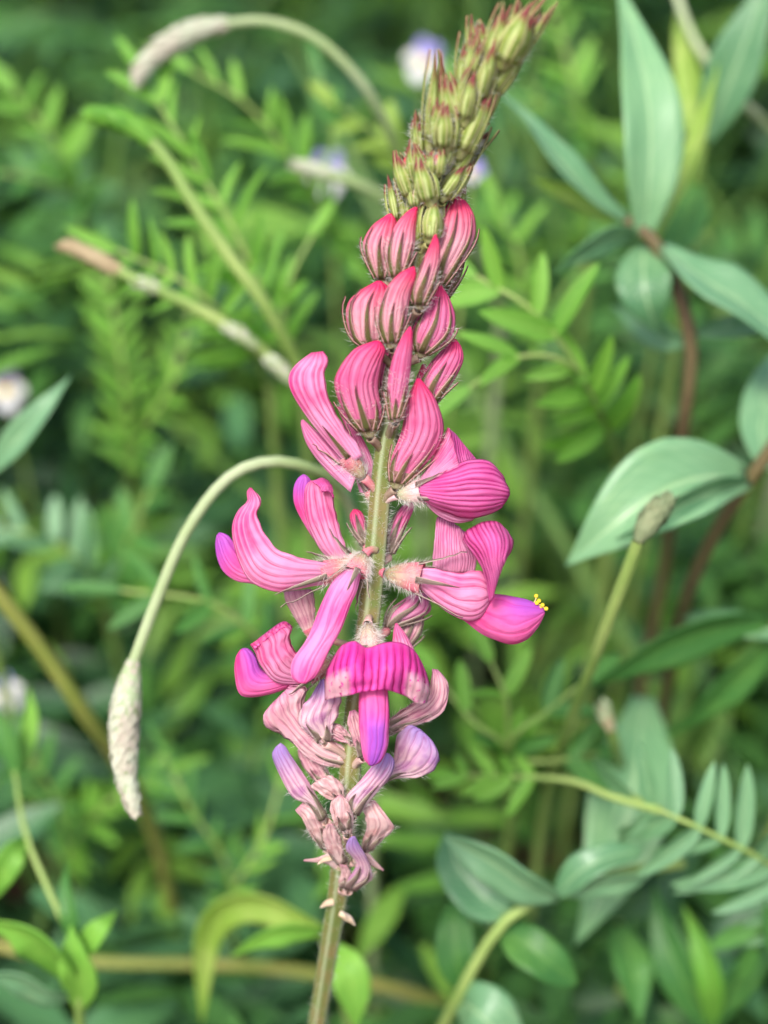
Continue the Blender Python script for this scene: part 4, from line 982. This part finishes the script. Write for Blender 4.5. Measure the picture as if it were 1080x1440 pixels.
vetch('fine bright sprays right of the green tip, below the slanting leaf', [
    ([(760, 520, 150), (740, 440, 128), (730, 360, 120), (700, 290, 120)], dict(pairs=8, lpx=70, wpx=18, mat='leaf_bright', ang=55)),
    ([(750, 470, 134), (800, 400, 124), (850, 340, 122)], dict(pairs=6, lpx=70, wpx=18, mat='leaf_mid', ang=55))])
vetch('pale feathery sprays at the top edge right of the green tip', [
    ([(840, 260, 180), (820, 180, 160), (800, 90, 152), (770, 0, 150)], dict(pairs=9, lpx=66, wpx=16, mat='leaf_bright', ang=55)),
    ([(830, 220, 170), (780, 170, 154), (740, 110, 150)], dict(pairs=6, lpx=66, wpx=18, mat='leaf_mid', ang=55))])
vetch('rounded bright leaflets near the upper left edge', [
    ([(120, 330, 170), (100, 250, 150), (70, 190, 142), (20, 130, 140)], dict(pairs=6, lpx=70, wpx=30, mat='leaf_bright', ang=60)),
    ([(110, 280, 156), (40, 250, 146), (-20, 240, 144)], dict(pairs=5, lpx=66, wpx=28, mat='leaf_mid', ang=60))])
vetch('fine leaf sprays low at the left, behind the olive stalk', [
    ([(100, 1240, 150), (90, 1160, 124), (60, 1090, 114), (10, 1040, 112)], dict(pairs=8, lpx=76, wpx=20, mat='leaf_mid', ang=58)),
    ([(98, 1200, 134), (150, 1130, 118), (230, 1090, 114)], dict(pairs=7, lpx=76, wpx=18, mat='leaf_bright', ang=55))])

# big oval leaflets bottom right
C = stalk3([(600, 1500, 80), (640, 1410, 56), (690, 1320, 48), (735, 1275, 46), (800, 1250, 48), (880, 1225, 54), (960, 1215, 60)], 40)
t = thing('clover_plant', 'smooth oval blue-green leaflets on a yellow-green stalk at the bottom', 'plant', (C[0][0], C[0][1], 0))
tube('stem', C, [0.0010, 0.0010, 0.0008], M['stalk_green'], t, 10)
OV = [0.12, 0.6, 0.88, 1, 1, 0.97, 0.88, 0.72, 0.45, 0.05]
ribbon('leaflet', t, [(785, 1266, 45), (740, 1248, 41), (690, 1215, 39), (625, 1175, 40)], 64, M['leaf_blue'], 28, 0.35, prof=OV)
ribbon('leaflet', t, [(720, 1285, 48), (680, 1262, 48), (645, 1220, 50), (628, 1170, 54)], 70, M['leaf_blue'], -15, 0.25, prof=OV)
ribbon('leaflet', t, [(780, 1262, 46), (815, 1225, 43), (855, 1205, 43), (905, 1195, 46)], 46, M['leaf_blue'], 40, 0.35, prof=OV)
ribbon('leaflet', t, [(790, 1258, 47), (840, 1246, 45), (885, 1240, 46), (925, 1218, 50)], 44, M['leaf_blue'], -35, 0.3, prof=OV)
ribbon('leaflet', t, [(705, 1308, 50), (740, 1330, 47), (775, 1355, 46), (812, 1385, 48)], 62, M['leaf_mid'], 25, 0.25, prof=OV)
ribbon('leaflet', t, [(655, 1395, 56), (642, 1350, 54), (640, 1300, 55), (640, 1262, 58)], 56, M['leaf_mid'], 10, 0.25, prof=OV)
ribbon('leaflet', t, [(640, 1405, 58), (665, 1420, 50), (690, 1440, 48), (730, 1490, 50)], 90, M['leaf_blue'], 30, 0.3, prof=OV)
# large pale leaf behind them
C = stalk3([(880, 1370, 100), (870, 1300, 84)], 12)
t = thing('broad_leaved_plant', 'large pale drooping leaf behind the oval leaflets', 'plant', (C[0][0], C[0][1], 0))
tube('stem', C, [0.0013, 0.0010], M['stalk_green'], t, 8)
ribbon('leaf', t, [(905, 980, 84), (895, 1080, 74), (870, 1190, 68), (840, 1270, 66), (808, 1330, 68)], 118, M['leaf_pale'], -10, 0.3, prof=LP)
ribbon('leaf', t, [(870, 1300, 84), (890, 1360, 76), (900, 1440, 74)], 60, M['leaf_mid'], 20, 0.3, prof=LP)
# bottom right leaves
C = stalk3([(1010, 1500, 90), (1000, 1440, 78)], 12)
t = thing('lance_leaved_plant', 'dark strap leaves crowding the bottom right corner', 'plant', (C[0][0], C[0][1], 0))
tube('stem', C, [0.0013, 0.0010], M['stalk_green'], t, 8)
ribbon('leaf', t, [(1000, 1450, 78), (960, 1380, 74), (930, 1300, 76), (920, 1240, 80)], 60, M['leaf_mid'], 20, 0.3, prof=LP)
ribbon('leaf', t, [(1000, 1450, 78), (1040, 1380, 72), (1080, 1320, 72), (1120, 1260, 74)], 56, M['leaf_mid'], -20, 0.3, prof=LP)
ribbon('leaf', t, [(1000, 1450, 78), (1000, 1390, 70), (985, 1330, 70), (960, 1270, 74)], 40, M['leaf_bright'], 30, 0.3, prof=LP)
# yellow green leaf left of the stem
C = stalk3([(500, 1500, 90), (480, 1380, 64), (452, 1310, 54)], 16)
t = thing('broad_leaved_plant', 'yellow-green folded leaf just left of the lower stem', 'plant', (C[0][0], C[0][1], 0))
tube('stem', C, [0.0011, 0.0009], M['stalk_green'], t, 8)
ribbon('leaf', t, [(455, 1306, 60), (400, 1284, 66), (350, 1272, 68), (310, 1288, 70), (290, 1330, 74), (284, 1440, 80)], 54, M['leaf_lime'], [25, 25, 10, -20], 0.45, prof=[0.2, 0.6, 0.95, 1, 0.95, 0.8, 0.62, 0.45, 0.25, 0.02])
ribbon('leaf', t, [(455, 1310, 55), (405, 1312, 52), (360, 1325, 52), (325, 1345, 54)], 40, M['leaf_bright'], 30, 0.3, prof=LP)
ribbon('leaf', t, [(472, 1330, 56), (488, 1360, 52), (498, 1400, 52), (500, 1450, 54)], 54, M['leaf_bright'], 10, 0.3, prof=LP)
# bottom left plant
C = stalk3([(120, 1520, 70), (112, 1420, 52), (108, 1340, 48), (70, 1255, 50), (35, 1170, 54), (20, 1080, 60)], 40)
t = thing('leafy_shoot', 'bright green leafy shoot in the bottom left corner', 'plant', (C[0][0], C[0][1], 0))
tube('stem', C, [0.0015, 0.0013, 0.0010, 0.0008, 0.0003], M['stalk_green'], t, 10)
ribbon('leaf', t, [(24, 1095, 60), (14, 1050, 58), (-4, 1010, 58), (-30, 980, 60)], 32, M['leaf_mid'], 20, 0.3, prof=LP)
ribbon('leaf', t, [(22, 1090, 60), (36, 1050, 62), (44, 1005, 66), (40, 965, 70)], 26, M['leaf_bright'], -20, 0.3, prof=LP)
ribbon('leaf', t, [(106, 1385, 50), (70, 1345, 44), (30, 1315, 42), (-30, 1292, 44)], 74, M['leaf_bright'], 35, 0.3, prof=LP)
ribbon('leaf', t, [(110, 1350, 48), (128, 1320, 46), (145, 1300, 46), (165, 1280, 50)], 34, M['leaf_bright'], 20, 0.3, prof=LP)
ribbon('leaf', t, [(110, 1400, 52), (70, 1400, 48), (20, 1378, 46), (-40, 1370, 48)], 60, M['leaf_blue'], 40, 0.3, prof=LP)
ribbon('leaf', t, [(105, 1340, 48), (98, 1290, 46), (92, 1240, 48), (96, 1210, 52)], 28, M['leaf_mid'], 20, 0.3, prof=LP)
ribbon('leaf', t, [(112, 1420, 52), (112, 1380, 46), (104, 1345, 44), (100, 1300, 44)], 52, M['leaf_bright'], 0, 0.3, prof=LP)
ribbon('leaf', t, [(40, 1180, 54), (20, 1200, 50), (0, 1235, 50), (-20, 1280, 54)], 40, M['leaf_bright'], 15, 0.3, prof=LP)

# wild pansies
def pansy(label, px, py, d, size, up_mat, tilt=0.0, face=(0, -0.8, 0.45)):
    c = np.array(P(px, py, d)); C = np.array(to_ground(c, (random.uniform(-0.02, 0.02), 0.02), 4)[::-1] + [tuple(c)])
    t = thing('wild_pansy', label, 'flower', (C[0][0], C[0][1], 0), 'wild pansies')
    tube('stem', smooth_path(C, 14), [0.0008, 0.0006], M['stalk_green'], t, 7)
    s = size * K * (1 + d * 0.001 / DIST)
    n = Vector(face).normalized(); x = Vector((1, 0, 0)); x = (x - n * x.dot(n)).normalized(); y = n.cross(x)
    for a, L, wd, m in ((-90, 0.62, 0.6, 'viola_white'), (-15, 0.5, 0.42, 'viola_white'), (195, 0.5, 0.42, 'viola_white'), (65, 0.55, 0.46, up_mat), (115, 0.55, 0.46, up_mat)):
        a = R_(a) + tilt
        dr = x * math.cos(a) + y * math.sin(a)
        V, U = [], []; sd = n.cross(dr)
        for i in range(7):
            f = i / 6; w_ = max(0.05, math.sin(math.pi * min(f * 0.9 + 0.06, 1)) ** 0.7) * wd * s * 0.5
            for j in range(5):
                e = -1 + j / 2
                V.append(Vector(c) + dr * L * s * f + sd * e * w_ + n * s * (0.10 * f * f - 0.06 * e * e * f) * (-1 if a < 0 else 1) * 0.7); U.append((f, j / 4))
        part('petal', V, grid_faces(7, 5), M[m], t, U, solid=0.2)
    ph = np.linspace(0, 1, 6)
    Cc = np.array([Vector(c) + n * s * 0.1 * f - y * s * 0.08 for f in ph])
    tube('flower_centre', Cc, np.array([0.16, 0.18, 0.17, 0.13, 0.08, 0.01]) * s * 0.8, M['viola_yellow'], t, 10)
pansy('cream pansy with yellow eye and violet top left of the green tip', 596, 84, 170, 56, 'viola_violet', -0.4)
pansy('pale violet pansy hanging over its cream lower petal, left of the buds', 462, 244, 150, 60, 'viola_violet', 0.0)
pansy('small violet pansy half hidden behind the right side of the green tip', 664, 240, 100, 38, 'viola_violet', -1.2)
pansy('cream pansy with dusky upper petals at the left edge', 8, 546, 160, 58, 'viola_dark', 0.1)
pansy('cream and yellow pansy low on the left edge', 6, 972, 130, 54, 'viola_violet', 0.5)
pansy('tiny dusky violet pansy beside the tall broad leaf', 975, 178, 110, 34, 'viola_dark', 0.6)

# ---------------------------------------------------------------- undergrowth: a mass nobody could count
CAMn, VDn = np.array(CAM), np.array(VD)
def depth_of(p): return (p - CAMn) @ VDn
def scatter(n, y0, y1, pw=1.0, sd=None):
    y = y0 + (y1 - y0) * rng.uniform(0, 1, n) ** pw
    x = rng.uniform(-1, 1, n) * (0.20 + 0.34 * np.maximum(y + 0.1, 0)) * 1.35
    if sd is None: return x, y
    cl = np.array([noise.noise(Vector((p * 11, q * 9, sd))) + 0.5 * noise.noise(Vector((p * 27, q * 22, sd))) for p, q in zip(x, y)])
    k_ = cl > rng.uniform(-0.6, 0.15, n)                  # plants stand in clumps with gaps between
    return x[k_], y[k_], np.clip(0.75 + cl[k_] * 0.9, 0.3, 1.4)
def leaves_mesh(name, base, dr, nm, L, W, mat, bend, label, cat, nu=4):
    """n blades at once: base, direction, normal (n,3); length, width (n)"""
    y = dr / (np.linalg.norm(dr, axis=1)[:, None] + 1e-9)
    z = nm - y * (nm * y).sum(1)[:, None]; z /= np.linalg.norm(z, axis=1)[:, None] + 1e-9
    x = np.cross(y, z)
    tv = np.linspace(0, 1, nu)
    tp = np.clip(np.sin(np.pi * (0.06 + 0.9 * tv) ** 0.85), 0.06, 1) ** 0.7; tp[-1] = 0.12
    Vs, U = [], []
    for i in range(nu):
        for s in (-1, 0, 1):
            Vs.append(base + y * (L * tv[i])[:, None] + x * (W * 0.5 * s * tp[i])[:, None] + z * (bend * L * tv[i] ** 2 + (0.12 * W * abs(s)))[:, None])
            U.append((tv[i], 0.5 + 0.5 * s))
    V = np.stack(Vs, 1)
    keep = (V.reshape(len(base), -1, 3) @ VDn - CAMn @ VDn).min(1) > DIST + (0.15 if name == 'grass' else 0.085)
    V = V[keep]; n = len(V); k_ = nu * 3
    gf = grid_faces(nu, 3)
    F = (gf[None] + (np.arange(n) * k_)[:, None, None]).reshape(-1, 4)
    me = mesh_np(name, V.reshape(-1, 3), F, mat, np.tile(np.array(U), (n, 1)))
    o = bpy.data.objects.new(name, me); COL.objects.link(o)
    o['kind'] = 'stuff'; o['label'] = label; o['category'] = cat
    return o

def pinnate_mass(name, n, y0, y1, hmax, llen, lwid, mat, label, rl=(0.05, 0.09), pairs=7, pw=1.0, sd=1.0):
    x, y, cl = scatter(n, y0, y1, pw, sd)
    n = len(x)
    h = cl * hmax * rng.uniform(0.12, 1.0, n) ** 0.8 * (1 + 1.9 * np.clip(y - 0.08, 0, 0.42))
    az = rng.uniform(0, 2 * np.pi, n); R = rng.uniform(*rl, n)
    out = np.stack([np.cos(az), np.sin(az), np.zeros(n)], 1)
    b0 = np.stack([x, y, h], 1) - out * (R * 0.5)[:, None]
    rise = rng.uniform(-0.1, 0.9, n)
    B, D, N, L, W = [], [], [], [], []
    for k_ in range(pairs + 1):
        t = (k_ + 0.5) / (pairs + 0.5)
        p = b0 + out * (R * t)[:, None] + np.array([0, 0, 1]) * (R * (rise * t - 0.5 * t * t))[:, None]
        tg = out + np.array([0, 0, 1]) * (rise - t)[:, None]; tg /= np.linalg.norm(tg, axis=1)[:, None]
        sd = np.cross(tg, [0, 0, 1]); sd /= np.linalg.norm(sd, axis=1)[:, None] + 1e-9
        for s in ((-1, 1) if k_ < pairs else (0,)):
            a = np.radians(rng.uniform(42, 68, n))[:, None]
            d = (tg * np.cos(a) + sd * s * np.sin(a)) if s else tg
            B.append(p); D.append(d + rng.normal(0, 0.1, (n, 3)) + np.array([0, 0, 0.2])); N.append(np.array([0, 0, 1.0]) + rng.normal(0, 0.3, (n, 3)) - sd * s * 0.2)
            f = rng.uniform(0.75, 1.15, n) * (1 - 0.3 * abs(t - 0.45))
            L.append(llen * f); W.append(lwid * f)
    B, D, N, L, W = map(np.concatenate, (B, D, N, L, W))
    return leaves_mesh(name, B, D, N, L, W, mat, rng.uniform(-0.3, 0.1, len(B)), label, 'foliage', 4)

def blade_mass(name, n, y0, y1, lrange, wid, mat, label, lean=0.5, pw=1.0, cat='grass'):
    x, y = scatter(n, y0, y1, pw)
    L = rng.uniform(*lrange, n)
    d = np.stack([rng.normal(0, lean, n), rng.normal(0, lean, n), np.ones(n)], 1)
    nm = np.stack([rng.normal(0, 1, n), rng.normal(0, 1, n) - 0.7, rng.uniform(0, 0.6, n)], 1)
    return leaves_mesh(name, np.stack([x, y, np.zeros(n)], 1), d, nm, L, wid * rng.uniform(0.6, 1.3, n), mat, -rng.uniform(0.0, 0.5, n), label, cat, 6)

M['mass_a'] = leaf_mat('undergrowth_green', srgb(30, 66, 32), srgb(82, 132, 60), srgb(92, 142, 66), 0.2, 0.42)
M['mass_b'] = leaf_mat('undergrowth_blue_green', srgb(32, 66, 42), srgb(84, 132, 84), srgb(92, 140, 82), 0.16, 0.38)
M['mass_c'] = leaf_mat('undergrowth_yellow_green', srgb(80, 132, 42), srgb(126, 168, 64), srgb(130, 172, 74), 0.26, 0.45)
M['grass'] = leaf_mat('grass_blade', srgb(58, 104, 42), srgb(112, 152, 72), srgb(140, 160, 86), 0.28, 0.45)
pinnate_mass('undergrowth', 4600, -0.02, 1.7, 0.13, 0.018, 0.006, M['mass_a'], 'mass of small green vetch leaves covering the ground', sd=1.3)
pinnate_mass('undergrowth', 2200, -0.02, 1.7, 0.12, 0.024, 0.009, M['mass_b'], 'mass of rounder blue-green leaflets among the undergrowth', pairs=5, sd=7.7)
pinnate_mass('undergrowth', 1300, 0.02, 1.7, 0.15, 0.019, 0.0055, M['mass_c'], 'scattered yellow-green leaf sprays in the undergrowth', sd=15.1)
blade_mass('grass', 2600, -0.02, 1.9, (0.08, 0.26), 0.0035, M['grass'], 'thin grass blades growing up through the undergrowth', 0.4)
blade_mass('undergrowth', 900, -0.02, 1.7, (0.05, 0.13), 0.016, M['mass_b'], 'broader pointed leaves low in the undergrowth', 0.8, cat='foliage')
n = 900
x, y = scatter(n, -0.05, 1.2)
o = leaves_mesh('leaf_litter', np.stack([x, y, np.full(n, 0.004)], 1), np.stack([rng.normal(0, 1, n), rng.normal(0, 1, n), rng.uniform(0, 0.2, n)], 1), np.stack([rng.normal(0, 0.3, n), rng.normal(0, 0.3, n), np.ones(n)], 1), rng.uniform(0.01, 0.04, n), rng.uniform(0.004, 0.014, n), M['litter'], rng.uniform(-0.2, 0.2, n), 'dry brown leaf litter lying on the soil', 'leaf litter')
